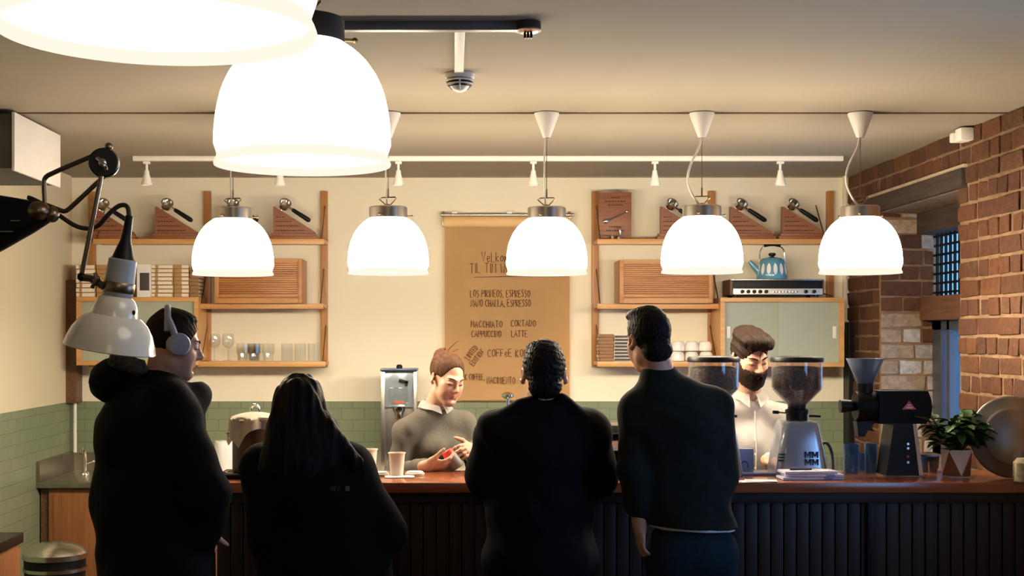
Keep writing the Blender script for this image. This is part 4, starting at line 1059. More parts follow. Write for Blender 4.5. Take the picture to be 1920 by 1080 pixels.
# papers, tablet, packets near the bearded barista
Y = 6.28; t = thing('tablet', 'pale blue tablet lying on the bar under the bearded barista hands', 'tablet', (WX(1415,Y), Y, Z1))
part('slab', MB().box((-.09,-.07,0),(.09,.07,.012),bev=.004), M['lilac'], t)
part('screen', MB().box((-.08,-.06,.012),(.08,.06,.0125)), M['navy'], t)
Y = 6.375; t = thing('gift_box', 'upright lilac box with dark arch print beside the bearded barista', 'box', (WX(1394,Y), Y, Z1)); h = WZ(841,Y)-Z1
part('box', MB().box((-.045,-.018,0),(.045,.018,h),bev=.002), M['lilac'], t)
part('arch_print', MB().tube([(-.018,-.0185,h*.18),(-.018,-.0185,h*.33),(-.008,-.0185,h*.46),(.008,-.0185,h*.46),(.018,-.0185,h*.33),(.018,-.0185,h*.18)], .0025, 6, 2), M['navy'], t)
Y = yb_bar(903)
t = thing('leaflets', 'pale leaflets lying loose on the bar before the tablet', 'papers', (WX(1415,Y), Y, Z1))
for k, (dx, dy, a) in enumerate(((0,0,.2),(.03,.01,-.15))):
    part('sheet', MB().box((dx-.07,dy-.04,.001*k*2),(dx+.07,dy+.04,.001*k*2+.0015),R=Matrix.Rotation(a,3,'Z')), M['paper'], t)
PK = 'flat coffee packets before the silver grinder'
for k, (dx, a) in enumerate(((0,.06),(.012,-.05),(-.01,.1))):
    Y = yb_bar(898); t = thing('coffee_packet', '%s pale lilac packet of the flat pile before the silver grinder' % ['lowest','middle','topmost'][k], 'packet', (WX(1518,Y)+dx, Y, Z1+k*.0135), a, PK)
    part('bag', MB().box((-.14+.008*k,-.055,0),(.14-.008*k,.055,.0125),bev=.005), M['pale_lilac'], t)
    part('label_band', MB().box((.05,-.0558,.001),(.09,.0558,.0128),bev=.001), M['lilac'] if k < 2 else M['paper'], t)
single('pen', 'dark pen lying across the topmost coffee packet', 'pen', MB().tube([(-.05,0,.004),(.05,.01,.004)], .004, 8), M['black'], (WX(1500,Y), Y-.02, Z1+.0405))

# ================================================================== WORK LAMP AT THE LEFT
Yl = 3.3; s = Yl/F
def lp(px, py, dy=0): return W(px, py, Yl+dy)
t = thing('work_lamp', 'old jointed work lamp with white enamel shade at the left', 'lamp', (WX(-170,Yl), Yl, 0)); l0 = tuple(t.location)
part('stand', MB().cyl((WX(-170,Yl),Yl,0),(WX(-170,Yl),Yl,WZ(380,Yl)),.03,seg=20).lathe([(0,0),(.22,0),(.21,.03),(.05,.05),(0,.05)],(WX(-170,Yl),Yl,0),32), M['black_metal'], t, l0)
arm = MB(); secs = []
for px, yt, yb2, dd in ((-175,352,560,.05),(0,366,470,.05),(60,376,436,.042),(86,380,420,.03),(104,392,408,.018)):
    zt, zb2 = WZ(yt,Yl), WZ(yb2,Yl); X = WX(px,Yl); ring = []
    for k in range(20):
        a = 2*math.pi*k/20; cc, ss = math.cos(a), math.sin(a); e = .6
        ring.append(arm.bm.verts.new((X, Yl+dd*abs(cc)**e*(1 if cc > 0 else -1), (zt+zb2)/2+(zt-zb2)/2*abs(ss)**e*(1 if ss > 0 else -1))))
    secs.append(ring)
for a, b in zip(secs[:-1], secs[1:]):
    for k in range(20): arm.bm.faces.new((a[k], a[(k+1) % 20], b[(k+1) % 20], b[k]))
arm.bm.faces.new(secs[0]); arm.bm.faces.new(secs[-1][::-1])
ah = part('arm_housing', arm, M['black_metal'], t, l0)
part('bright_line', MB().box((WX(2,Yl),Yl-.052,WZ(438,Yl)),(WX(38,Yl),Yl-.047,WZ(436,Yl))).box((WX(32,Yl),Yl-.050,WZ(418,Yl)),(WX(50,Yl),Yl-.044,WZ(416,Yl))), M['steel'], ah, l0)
part('clamp', MB().ell(lp(72,396,-.02),(.03,.03,.025)).ell(lp(98,402,-.01),(.018,.02,.02)), M['bronze'], ah, l0)
rod_m = mat('brown_steel_rod',(0.20,0.16,0.12),0.35,1.0)
part('rod', MB().tube([lp(84,382),lp(82,342),lp(84,334),lp(92,327),lp(180,290)], .006, 10, 1), rod_m, t, l0)
part('rod', MB().tube([lp(86,384),lp(112,394),lp(122,397),lp(132,390),lp(196,330)], .006, 10, 1), rod_m, t, l0)
part('rod', MB().tube([lp(190,330,-.02),lp(153,515,-.02)], .006, 10), rod_m, t, l0)
kn = part('disc_joint', MB().lathe([(0,-.022),(.033,-.022),(.036,-.018),(.036,.016),(.033,.02),(0,.02)], lp(194,306), 40, (0.25,-1,0)), M['black'], t, l0, label='black disc joint')
part('wing_nut', MB().tube([lp(182,296,-.028),lp(192,304,-.034),lp(198,312,-.034),lp(199,318,-.028)], .005, 8, 1).ell(lp(192,305,-.03),(.011,.008,.011)), M['steel'], kn, l0)
part('knob', MB().ell(lp(204,275),(.010,.010,.010)).cyl(lp(203,290),lp(204,278),.004), M['bronze'], kn, l0)
part('disc_rim', MB().lathe([(.034,0),(.037,.002),(.037,.012),(.034,.014)], lp(196,306,.008), 40, (0.25,-1,0), close=True), M['steel'], kn, l0)
# head: axis leans to the right at the top
base = lp(205,612); top_ = lp(243,395); ax = (lp(235,450)-lp(204,640)).normalized(); ax = Vector((ax.x, -.05, ax.z)).normalized()
C0 = lp(205,656)
sh = part('lamp_shade', MB().lathe([(.111,0),(.1135,.002),(.112,.006),(.108,.022),(.098,.048),(.083,.070),(.066,.084),(.058,.087),(.056,.096),(.052,.112),(.044,.126),(.034,.136),(.03,.139),(.028,.136),(.05,.11),(.056,.085),(.08,.066),(.105,.02),(.109,.002)], C0, 56, ax, close=True), M['white_enamel'], t, l0, smooth=50, label='white enamel shade')
part('screw', MB().ell(C0+ax*.093+Vector((.052,-.022,0)),(.0045,.0045,.006)), M['black'], sh, l0)
part('bulb', MB().ell(C0+ax*.06,(.03,.03,.04)), M['ceramic'], sh, l0)
part('socket_sleeve', MB().lathe([(.036,.135),(.037,.137),(.036,.175),(.0345,.225),(.030,.228),(0,.228)], C0, 32, ax), M['grey_enamel'], t, l0, label='chipped grey socket sleeve')
part('strap', MB().lathe([(.0375,.145),(.039,.147),(.039,.168),(.0375,.170)], C0, 32, ax, close=True), M['bronze'], t, l0)
ck = part('joint_bar', MB().tube([lp(150,520,-.02),lp(170,522,-.02),C0+ax*.157+Vector((-.03,-.02,0))], .009, 8), rod_m, t, l0)
part('ball', MB().ell(lp(153,519,-.02),(.011,.011,.011)), M['black'], ck, l0)
part('wing_screw', MB().tube([lp(178,512,-.035),lp(181,524,-.038),lp(172,540,-.036)], .005, 8, 1).ell(lp(181,523,-.03),(.010,.010,.010)), rod_m, ck, l0)
part('cable_boot', MB().lathe([(.030,.226),(.026,.232),(.021,.25),(.013,.275),(.0105,.30),(.0095,.335),(0,.337)], C0, 24, ax), M['black'], t, l0)
tt_ = C0+ax*.33
part('flex', MB().tube([tt_, lp(240,385), lp(225,384), lp(210,395), lp(196,410), lp(185,424,.01), lp(165,430,.02), lp(140,424,.01), lp(110,403), lp(85,385), lp(62,373), lp(52,370)], .0058, 8, 3), M['cord_dark'], t, l0)
# ================================================================== PEOPLE
def smin(a, b, k):
    if k <= 0: return np.minimum(a, b)
    h = np.clip(.5+.5*(b-a)/k, 0, 1)
    return b+(a-b)*h-k*h*(1-h)
def smax(a, b, k): return -smin(-a, -b, k)
def V3(v): return np.array([v[0], v[1], v[2]], dtype=np.float64)

class Vol:
    """signed-distance volume; z spacing may vary so faces get finer cells"""
    def __init__(s, lo, hi, h, bands):
        s.xs = np.arange(lo[0], hi[0]+h, h); s.ys = np.arange(lo[1], hi[1]+h, h)
        z = [lo[2]]
        while z[-1] < hi[2]:
            st = h
            for a, b, q in bands:
                if a <= z[-1] < b: st = q
            z.append(z[-1]+st)
        s.zs = np.array(z); s.h = h
        s.d = np.full((len(s.xs), len(s.ys), len(s.zs)), .15, dtype=np.float32)
    def _reg(s, lo, hi, m):
        r = []
        for ax, a, b in zip((s.xs, s.ys, s.zs), lo, hi):
            i0 = max(0, int(np.searchsorted(ax, a-m))-1); i1 = min(len(ax), int(np.searchsorted(ax, b+m))+1)
            r.append(slice(i0, max(i1, i0)))
        return tuple(r), (s.xs[r[0]][:,None,None], s.ys[r[1]][None,:,None], s.zs[r[2]][None,None,:])
    def _op(s, sl, d, k, op):
        if d.size == 0: return
        if op == 'add': s.d[sl] = smin(s.d[sl], d, k)
        else: s.d[sl] = smax(s.d[sl], -d, k)
    def cap(s, a, b, ra, rb=None, k=.02, op='add'):
        a = V3(a); b = V3(b); rb = ra if rb is None else rb; R = max(ra, rb)
        sl, (X, Y, Z) = s._reg(np.minimum(a,b)-R, np.maximum(a,b)+R, k+.03)
        v = b-a; L2 = max(1e-9, float(v@v))
        t = np.clip(((X-a[0])*v[0]+(Y-a[1])*v[1]+(Z-a[2])*v[2])/L2, 0, 1)
        d = np.sqrt((X-a[0]-t*v[0])**2+(Y-a[1]-t*v[1])**2+(Z-a[2]-t*v[2])**2)-(ra+(rb-ra)*t)
        s._op(sl, d, k, op); return s
    def ell(s, c, r, R=None, k=.02, op='add'):
        c = V3(c); r = V3(r); R = np.eye(3) if R is None else np.array(R); m = float(r.max())
        sl, (X, Y, Z) = s._reg(c-m, c+m, k+.03)
        dx, dy, dz = X-c[0], Y-c[1], Z-c[2]
        q = [R[0,i]*dx+R[1,i]*dy+R[2,i]*dz for i in range(3)]
        k0 = np.sqrt(sum((q[i]/r[i])**2 for i in range(3))); k1 = np.sqrt(sum((q[i]/r[i]**2)**2 for i in range(3)))
        d = k0*(k0-1)/np.maximum(k1, 1e-6)
        s._op(sl, d, k, op); return s
    def cut(s, p, n, k=.004):
        """keep the side the normal points away from"""
        p = V3(p); n = V3(n); n = n/np.linalg.norm(n)
        X, Y, Z = s.xs[:,None,None], s.ys[None,:,None], s.zs[None,None,:]
        s.d = smax(s.d, ((X-p[0])*n[0]+(Y-p[1])*n[1]+(Z-p[2])*n[2]).astype(np.float32), k); return s
    def wrinkle(s, amp, f, seed=0, stretch=(1,1,1)):
        rs = np.random.RandomState(seed); X, Y, Z = s.xs[:,None,None]*stretch[0], s.ys[None,:,None]*stretch[1], s.zs[None,None,:]*stretch[2]
        n = 0
        for i in range(4):
            v = rs.normal(size=3); v /= np.linalg.norm(v); g = f*(1+.6*i); w = rs.normal(size=3)*f*.5
            n = n + np.sin(g*(X*v[0]+Y*v[1]+Z*v[2])+1.6*np.sin(X*w[0]+Y*w[1]+Z*w[2]+i)+rs.uniform(0,6))/(1+.5*i)
        s.d = s.d + (amp*n*.5).astype(np.float32); return s
    def mesh(s, name, m, origin, parent=None, tint=None, smooth_it=1):
        d = s.d; S = d < 0
        n = [k-1 for k in d.shape]
        cnt = np.zeros(n, np.int8)
        for i in (0,1):
            for j in (0,1):
                for k in (0,1): cnt += S[i:n[0]+i, j:n[1]+j, k:n[2]+k]
        act = (cnt > 0) & (cnt < 8); I = np.argwhere(act)
        if len(I) == 0: return None
        idx = np.full(n, -1, np.int32); idx[act] = np.arange(len(I))
        acc = np.zeros((len(I),3)); c = np.zeros(len(I))
        corners = [(i,j,k) for i in (0,1) for j in (0,1) for k in (0,1)]
        val = {q: d[I[:,0]+q[0], I[:,1]+q[1], I[:,2]+q[2]] for q in corners}
        pos = lambda q: np.stack([s.xs[I[:,0]+q[0]], s.ys[I[:,1]+q[1]], s.zs[I[:,2]+q[2]]], 1)
        for qa in corners:
            for ax in range(3):
                if qa[ax]: continue
                qb = list(qa); qb[ax] = 1; qb = tuple(qb)
                va, vb = val[qa], val[qb]; x = (va < 0) != (vb < 0)
                t = np.where(x, va/np.where(x, va-vb, 1), 0)[:,None]
                p = pos(qa)*(1-t)+pos(qb)*t
                acc += np.where(x[:,None], p, 0); c += x
        P = acc/c[:,None]
        quads = []
        for ax in range(3):
            b, e = [(1,2),(2,0),(0,1)][ax]
            sa = [slice(None)]*3; sb = [slice(None)]*3
            sa[ax] = slice(0,-1); sb[ax] = slice(1,None)
            ed = S[tuple(sa)] != S[tuple(sb)]
            E = np.argwhere(ed)
            E = E[(E[:,b] > 0) & (E[:,e] > 0) & (E[:,b] < n[b]) & (E[:,e] < n[e])]
            if len(E) == 0: continue
            def cell(db, de):
                q = E.copy(); q[:,b] += db; q[:,e] += de; return idx[q[:,0], q[:,1], q[:,2]]
            Q = np.stack([cell(-1,-1), cell(0,-1), cell(0,0), cell(-1,0)], 1)
            inside = S[E[:,0], E[:,1], E[:,2]]
            Q[~inside] = Q[~inside][:, ::-1]
            quads.append(Q)
        Q = np.concatenate(quads); Q = Q[(Q >= 0).all(1)]
        for _ in range(smooth_it):
            a = np.zeros_like(P); w = np.zeros(len(P))
            for i in range(4):
                u, v = Q[:,i], Q[:,(i+1) % 4]
                np.add.at(a, u, P[v]); np.add.at(w, u, 1); np.add.at(a, v, P[u]); np.add.at(w, v, 1)
            P = P*.5+.5*a/np.maximum(w,1)[:,None]
        me = bpy.data.meshes.new(name)
        L = P-V3(origin)
        me.vertices.add(len(L)); me.vertices.foreach_set('co', L.astype(np.float32).ravel())
        me.loops.add(Q.size); me.loops.foreach_set('vertex_index', Q.astype(np.int32).ravel())
        me.polygons.add(len(Q)); me.polygons.foreach_set('loop_start', np.arange(0, Q.size, 4, dtype=np.int32))
        me.polygons.foreach_set('use_smooth', np.ones(len(Q), bool))
        me.update(calc_edges=True); me.validate()
        if tint is not None:
            at = me.color_attributes.new('tint', 'FLOAT_COLOR', 'POINT')
            cc = np.ones((len(me.vertices),4), np.float32); cc[:,:3] = tint(P)[:len(me.vertices)]
            at.data.foreach_set('color', cc.ravel())
        me.materials.append(m)
        o = bpy.data.objects.new(name, me); COL.objects.link(o)
        if parent is None: o.location = origin
        else: o.parent = parent
        return o

def frame(yaw, pitch=0, roll=0):
    """columns: right, forward, up; yaw 90 looks away from the camera, -90 towards it"""
    y, p, r = map(math.radians, (yaw, pitch, roll))
    f = np.array([math.cos(y)*math.cos(p), math.sin(y)*math.cos(p), math.sin(p)])
    rt = np.cross(f, [0,0,1]); rt /= np.linalg.norm(rt); up = np.cross(rt, f)
    rt2 = rt*math.cos(r)+up*math.sin(r); up2 = -rt*math.sin(r)+up*math.cos(r)
    return np.stack([rt2, f, up2], 1)

class Head:
    def __init__(s, c, R, k=1.0, fem=False): s.c = V3(c); s.R = R; s.k = k; s.fem = fem
    def p(s, x, y, z): return s.c + s.R @ (np.array([x,y,z])*s.k)
    def local(s, P): return ((P-s.c) @ s.R)/s.k
    def skin(s, v, neck_to, rn=.056):
        k = s.k; E = lambda c, r, b=.02, op='add': v.ell(s.p(*c), [q*k for q in r], s.R, b*k, op)
        C = lambda a, b, ra, rb, kk=.01, op='add': v.cap(s.p(*a), s.p(*b), ra*k, rb*k, kk*k, op)
        f = s.fem
        v.cap(s.p(0,-.022,-.045), neck_to, rn*k*(.9 if f else 1), rn*k*(1.0 if f else 1.12), .03)
        E((0,-.012,.035), (.074,.094,.088))
        E((0,.032,-.035), (.056 if f else .060,.064,.084), .03)
        C((0,.073 if f else .076,-.099), (0,.070 if f else .074,-.103), .018 if f else .021, .018 if f else .021, .035)
        for sx in (-1,1):
            C((sx*.040,.012,-.072), (sx*.018,.070,-.102), .019, .014, .03)
            C((sx*.044,.058,-.018), (sx*.036,.066,-.024), .017, .015, .03)
            E((sx*.036,.062,-.052), (.024,.022,.028), .025)
            E((sx*.032,.104,.007), (.019,.014,.011), .016, 'sub')
        C((-.036,.078,.024), (-.008,.089,.022), .010, .008, .018); C((.036,.078,.024), (.008,.089,.022), .010, .008, .018)
        for sx in (-1,1): E((sx*.0315,.0825,.005), (.0135,.0125,.0115), .003)
        for sx in (-1,1): C((sx*.044,.080,.0035), (sx*.020,.0895,.002), .0042, .0042, .004)
        nl = .110 if f else .115
        C((0,.088,.018), (0,nl,-.026), .0070, .0098, .012); C((0,nl,-.028), (0,nl-.002,-.031), .0092, .009, .008)
        for sx in (-1,1): C((sx*.011,nl-.014,-.033), (sx*.010,nl-.010,-.034), .0072, .0068, .008)
        C((0,.090,-.040), (0,.091,-.054), .007, .007, .012)
        for sx in (-1,1):
            C((0,.0955,-.0595), (sx*.019,.084,-.0635), .0058, .0040, .006)
            C((0,.0935,-.0705), (sx*.017,.083,-.0665), .0066, .0040, .006)
        C((-.021,.0885,-.0652), (0,.1045,-.0645), .0015, .0017, .003, 'sub'); C((.021,.0885,-.0652), (0,.1045,-.0645), .0015, .0017, .003, 'sub')
        C((-.012,.0895,-.083), (.012,.0895,-.083), .005, .005, .012, 'sub')
        for sx in (-1,1):
            Re = s.R @ np.array(Matrix.Rotation(sx*math.radians(-32), 3, 'Z')) @ np.array(Matrix.Rotation(math.radians(12), 3, 'X'))
            v.ell(s.p(sx*.082,-.009,-.004), [.0085*k,.022*k*(.86 if f else 1),.034*k*(.82 if f else 1)], Re, .006*k)
            v.ell(s.p(sx*.0905,-.004,.000), [.006*k,.011*k,.019*k], Re, .004*k, 'sub')
            v.ell(s.p(sx*.079,.002,-.030), [.007*k,.008*k,.009*k], Re, .006*k)
    def tint(s, base, lip=(1.0,.52,.48), stubble=None):
        def f(P):
            q = s.local(P); c = np.ones((len(P),3))
            def blob(cx, cy, cz, rx, ry, rz): return np.exp(-(((q[:,0]-cx)/rx)**2+((q[:,1]-cy)/ry)**2+((q[:,2]-cz)/rz)**2))
            def mix(w, col): 
                nonlocal c; w = np.clip(w,0,1)[:,None]; c = c*(1-w)+c*np.array(col)*w
            mix(1.0*blob(0,.098,-.0655,.018,.03,.0075)*(q[:,1] > .07), lip)
            for sx in (-1,1):
                mix(.45*blob(sx*.044,.07,-.03,.022,.04,.022), (1.0,.72,.66))
                mix(.7*blob(sx*.082,-.005,0,.012,.03,.035), (1.0,.70,.62))
            mix(.35*blob(0,.115,-.03,.016,.02,.016), (1.0,.74,.68))
            if stubble is not None: mix(stubble*blob(0,.06,-.085,.07,.06,.034), (.55,.48,.46))
            return c*np.array(base)
        return f

def hand(v, wrist, dirv, palm, thumb_side, curl=(25,35,25), spread=.12, k=1.0, tcurl=20):
    """five fingers; palm = palm normal; thumb_side = direction in which the thumb leaves the palm"""
    w = V3(wrist); d = V3(dirv); d /= np.linalg.norm(d); n = V3(palm); n -= d*(n@d); n /= np.linalg.norm(n)
    t = V3(thumb_side); t -= d*(t@d); t -= n*(t@n); t /= np.linalg.norm(t)
    Rh = np.stack([t, d, n], 1)
    v.cap(w-d*.02, w+d*.02*k, .026*k, .024*k, .015)
    v.ell(w+d*.052*k, [.040*k,.048*k,.0155*k], Rh, .016)
    v.ell(w+d*.03*k+t*.022*k+n*.006*k, [.017*k,.032*k,.014*k], Rh, .012)
    for i, (off, L, r) in enumerate(((.028,.072,.0088),(.0095,.081,.0090),(-.0095,.075,.0086),(-.027,.060,.0078))):
        p = w+d*(.088-.004*abs(i-1))*k+t*off*k
        dd = d+t*spread*(off/.028); dd /= np.linalg.norm(dd); ang = 0
        for sg, (fr, c) in enumerate(zip((.46,.30,.24), curl)):
            ang += math.radians(c*(1+.08*i)); u = dd*math.cos(ang)+n*math.sin(ang)
            q = p+u*L*fr*k; v.cap(p, q, r*k*(1-.08*sg), r*k*(1-.08*(sg+1)), .005); p = q
    p = w+d*.022*k+t*.034*k+n*.006*k; a = math.radians(38)
    u = d*math.cos(a)+t*math.sin(a)
    q = p+u*.036*k; v.cap(p, q, .0125*k, .011*k, .012)
    u2 = u*math.cos(math.radians(tcurl))+n*math.sin(math.radians(tcurl)); u2 = u2+d*.25; u2 /= np.linalg.norm(u2)
    q2 = q+u2*.030*k; v.cap(q, q2, .0108*k, .0095*k, .005); v.cap(q2, q2+u2*.020*k, .0095*k, .008*k, .005)

def body(v, J, infl=0.0, arms=True, legs=True, sleeve=1.0, lat=1.0, dep=1.0, torso=True):
    R = J['R']; i = infl; lat = lat*J.get('slim', 1.0)
    if torso:
        v.ell(J['chest'], [.165*lat+i, .105*dep+i, .155+i], R, .05)
        v.ell(J['waist'], [.142*lat+i, .098*dep+i, .15+i], R, .06)
        v.ell(J['pelvis'], [.168*lat+i, .112*dep+i, .125+i], R, .06)
        for s_ in 'LR': v.cap(J['neck']-np.array([0,0,.03]), J['sh'+s_], .050+i, .054+i, .05)
    if arms:
        for s_ in 'LR':
            v.cap(J['sh'+s_], J['el'+s_], .052+i, .043+i, .035)
            e, w = J['el'+s_], J['wr'+s_]; v.cap(e, e+(w-e)*sleeve, .042+i, .042+i+(-.014)*sleeve, .02)
    if legs:
        for s_ in 'LR':
            v.cap(J['hip'+s_], J['kn'+s_], .088+i, .060+i, .04)
            v.cap(J['kn'+s_], J['an'+s_], .058+i, .042+i, .03)

def joints(neck, chest, waist, pelvis, shL, shR, elL, elR, wrL, wrR, yaw, stance=.11):
    J = {k: V3(q) for k, q in dict(neck=neck, chest=chest, waist=waist, pelvis=pelvis, shL=shL, shR=shR, elL=elL, elR=elR, wrL=wrL, wrR=wrR).items()}
    R = frame(yaw); J['R'] = R; rt, f = R[:,0], R[:,1]
    for s_, sg in (('L',-1),('R',1)):
        h = J['pelvis']+rt*sg*.085-np.array([0,0,.05]); J['hip'+s_] = h
        base = J['pelvis']+rt*sg*stance
        J['an'+s_] = np.array([base[0], base[1], .085])-f*.02
        J['kn'+s_] = (h+J['an'+s_])/2+f*.03
    return J
def feet(v, J, infl=0):
    f = J['R'][:,1]
    for s_ in 'LR':
        a = J['an'+s_]; v.cap([a[0],a[1],.05+infl*.5], V3([a[0],a[1],.032+infl*.5])+f*.16, .040+infl, .030+infl, .02)
        v.cap(a, [a[0],a[1],.05], .042+infl, .042+infl, .02)
    v.cut((0,0,.0015), (0,0,-1), .002)
def bounds(J, head, pad=.25):
    P = np.array([q for k, q in J.items() if k not in ('R', 'slim')]+[head.c])
    lo, hi = P.min(0)-pad, P.max(0)+pad
    lo[2] = -.01; hi[2] = head.c[2]+.19*head.k
    return lo, hi

skin_m = mat('skin', (1,1,1), 0.48, var=0.03, scale=30, attr='tint', spec=0.4)
for n_ in ('skin',):
    b = skin_m.node_tree.nodes['Principled BSDF']; b.inputs['Subsurface Weight'].default_value = 0.12; b.inputs['Subsurface Radius'].default_value = (.012,.005,.003)
def hair_mat(name, c, c2): return mat(name, c, 0.62, col2=c2, scale=26, stretch=(3,3,.8), bump=0.4, spec=.12)
H_dark = hair_mat('dark_brown_hair', (0.030,0.016,0.010), (0.012,0.007,0.005))
H_brown = hair_mat('brown_hair', (0.10,0.045,0.020), (0.045,0.020,0.010))
H_black = hair_mat('black_hair', (0.010,0.007,0.006), (0.004,0.003,0.003))
def cloth(name, c, var=.15, scale=60, sheen=0.0, rough=.9): return mat(name, c, rough, var=var, scale=scale, bump=.12, sheen=sheen, spec=.06)
K_parka = cloth('black_parka', (0.0045,0.0045,0.0055), rough=.85); K_coat = cloth('black_coat', (0.004,0.004,0.005)); K_jacket = cloth('dark_navy_jacket', (0.005,0.005,0.008), rough=.8)
K_sweater = cloth('dark_green_sweater', (0.012,0.015,0.014), sheen=.06); K_jeans = cloth('dark_jeans', (0.012,0.022,0.028)); K_trous = cloth('black_trousers', (0.006,0.006,0.007))
K_grey = cloth('grey_knit', (0.135,0.122,0.098), var=.07, scale=90, sheen=.15); K_white = cloth('white_shirt', (0.66,0.62,0.58), var=.04, scale=20)
K_fur = mat('grey_fur', (0.045,0.038,0.028), .9, var=.6, scale=70, bump=.9)
K_shoe = mat('black_shoe', (0.012,0.011,0.01), .4)
SK = (0.62,0.36,0.24); SK2 = (0.60,0.33,0.22)

def person(label, J, H, skin, h=.006, fine=None, hands=(), extra_skin=None, neck_r=.056, stubble=None):
    lo, hi = bounds(J, H)
    bands = [(-1, .75, .016), (.75, 3, h)]
    if fine: bands.append((H.c[2]-.17*H.k, H.c[2]+.16*H.k, fine))
    def vol(): return Vol(lo, hi, h, bands)
    base = np.array([J['pelvis'][0], J['pelvis'][1], 0.0])
    v = vol(); body(v, J); H.skin(v, J['neck'], neck_r)
    for kw in hands: hand(v, **kw)
    feet(v, J)
    if extra_skin: extra_skin(v)
    o = v.mesh('person', skin_m, base, tint=H.tint(skin, stubble=stubble))
    tag(o, label, 'person')
    return o, vol, base
def trousers(o, vol, J, base, m, top_z, infl=.012):
    v = vol(); body(v, J, infl, arms=False); v.cut((0,0,top_z), (0,0,1)); v.cut((0,0,.075), (0,0,-1)); v.wrinkle(.004, 22, 3)
    return v.mesh('trousers', m, base, o)
def shoes(o, J, base):
    for s_ in 'LR':
        lo = J['an'+s_]-.26; hi = J['an'+s_]+.26; lo[2] = -.01; hi[2] = .14
        v = Vol(lo, hi, .009, []); f = J['R'][:,1]; a = J['an'+s_]
        v.cap([a[0],a[1],.055], V3([a[0],a[1],.042])+f*.17, .052, .042, .02); v.cap([a[0],a[1],.10], [a[0],a[1],.05], .054, .05, .02)
        v.cut((0,0,.001), (0,0,-1), .002); v.cut((0,0,.115), (0,0,1), .002)
        v.mesh('shoe', K_shoe, base, o)
def head_vol(H, h, lo=(-.16,-.2,-.2), hi=(.16,.2,.2)):
    P = np.array([H.p(x,y,z) for x in (lo[0],hi[0]) for y in (lo[1],hi[1]) for z in (lo[2],hi[2])])
    return Vol(P.min(0), P.max(0), h, [])
def strands(v, H, amp, f=55, seed=1, flow=(0,1,0)):
    """fine ridges that run along the hair"""
    X, Y, Z = np.meshgrid(v.xs, v.ys, v.zs, indexing='ij')
    q = ((np.stack([X,Y,Z],-1)-H.c) @ H.R)/H.k
    a = np.arctan2(q[...,0], q[...,2]+.02)
    n = np.sin(a*f*.45+3*np.sin(q[...,1]*14+seed))+.7*np.sin(a*f*.9+2*np.sin(q[...,1]*22+2*seed)+1)
    v.d = v.d+(amp*n*.5).astype(np.float32)
def eye_parts(o, H, base, closed=True, brow=None, brow_r=.0036, look=0.0):
    for sx in (-1,1):
        e = MB()
        if not closed:
            e2 = MB().ell(H.p(sx*.0315,.0838,.003), [.0128*H.k,.0118*H.k,.0060*H.k], Matrix(H.R.tolist()))
            ob = part('eye', e2, M['ceramic'], o, tuple(base))
            part('iris', MB().ell(H.p(sx*.0315+look,.0940,.003), [.0056*H.k,.0025*H.k,.0050*H.k], Matrix(H.R.tolist())), M['black'], ob, tuple(base))
        pts = [H.p(sx*(.0175+.0295*u), .0915-.012*u*u+.0015*math.sin(math.pi*u), .0025-.0050*math.sin(math.pi*u)-.002*u) for u in (0,.2,.4,.6,.8,1)]
        part('eyelashes', MB().tube(pts, [.0008*H.k,.0014*H.k,.0018*H.k,.0018*H.k,.0016*H.k,.0008*H.k], 6), H_dark, o, tuple(base))
        pts = [H.p(sx*(.012+.040*u), .0975-.022*u*u, .0225+.0080*math.sin(math.pi*min(1,u*1.15)*.75)) for u in (0,.2,.4,.6,.8,1)]
        part('eyebrow', MB().tube(pts, [brow_r*.8,brow_r,brow_r,brow_r*.9,brow_r*.7,brow_r*.3], 6), brow or H_brown, o, tuple(base))

def collar(o, nk, yaw, base, m, r0=.066, r1=.094, zt=.050, drop=.030, tip=.055, gap=12, lean=(0,0,0)):
    R = frame(yaw); mb = MB(); rows = []; n = 40
    for i in range(n+1):
        u = i/n*2-1                                        # -1..1 round the neck, both ends meet in front
        a = math.radians(90+180+u*(180-gap)) ; e = abs(u)**3
        d = R[:,0]*math.cos(a)+R[:,1]*math.sin(a)*1.0
        fw = max(0, d@R[:,1])
        top = nk+d*r0+np.array([0,0,zt-.028*fw])+V3(lean)*fw
        bot = nk+d*(r1+.012*e)+np.array([0,0,zt-.030-drop*(.4+.6*fw)-tip*max(0,e-.55)/.45*.6])+V3(lean)*fw
        mid = (top*.8+bot*.2)+d*.008
        rows.append([mb.bm.verts.new(q_) for q_ in (top-d*.004-np.array([0,0,.03]), top, mid, (top+bot)/2+d*.006, bot)])
    for a_, b_ in zip(rows[:-1], rows[1:]):
        for k in range(4): mb.bm.faces.new((a_[k], a_[k+1], b_[k+1], b_[k]))
    bmesh.ops.solidify(mb.bm, geom=mb.bm.faces[:], thickness=.0025)
    return part('shirt_collar', mb, m, o, tuple(base), smooth=60)

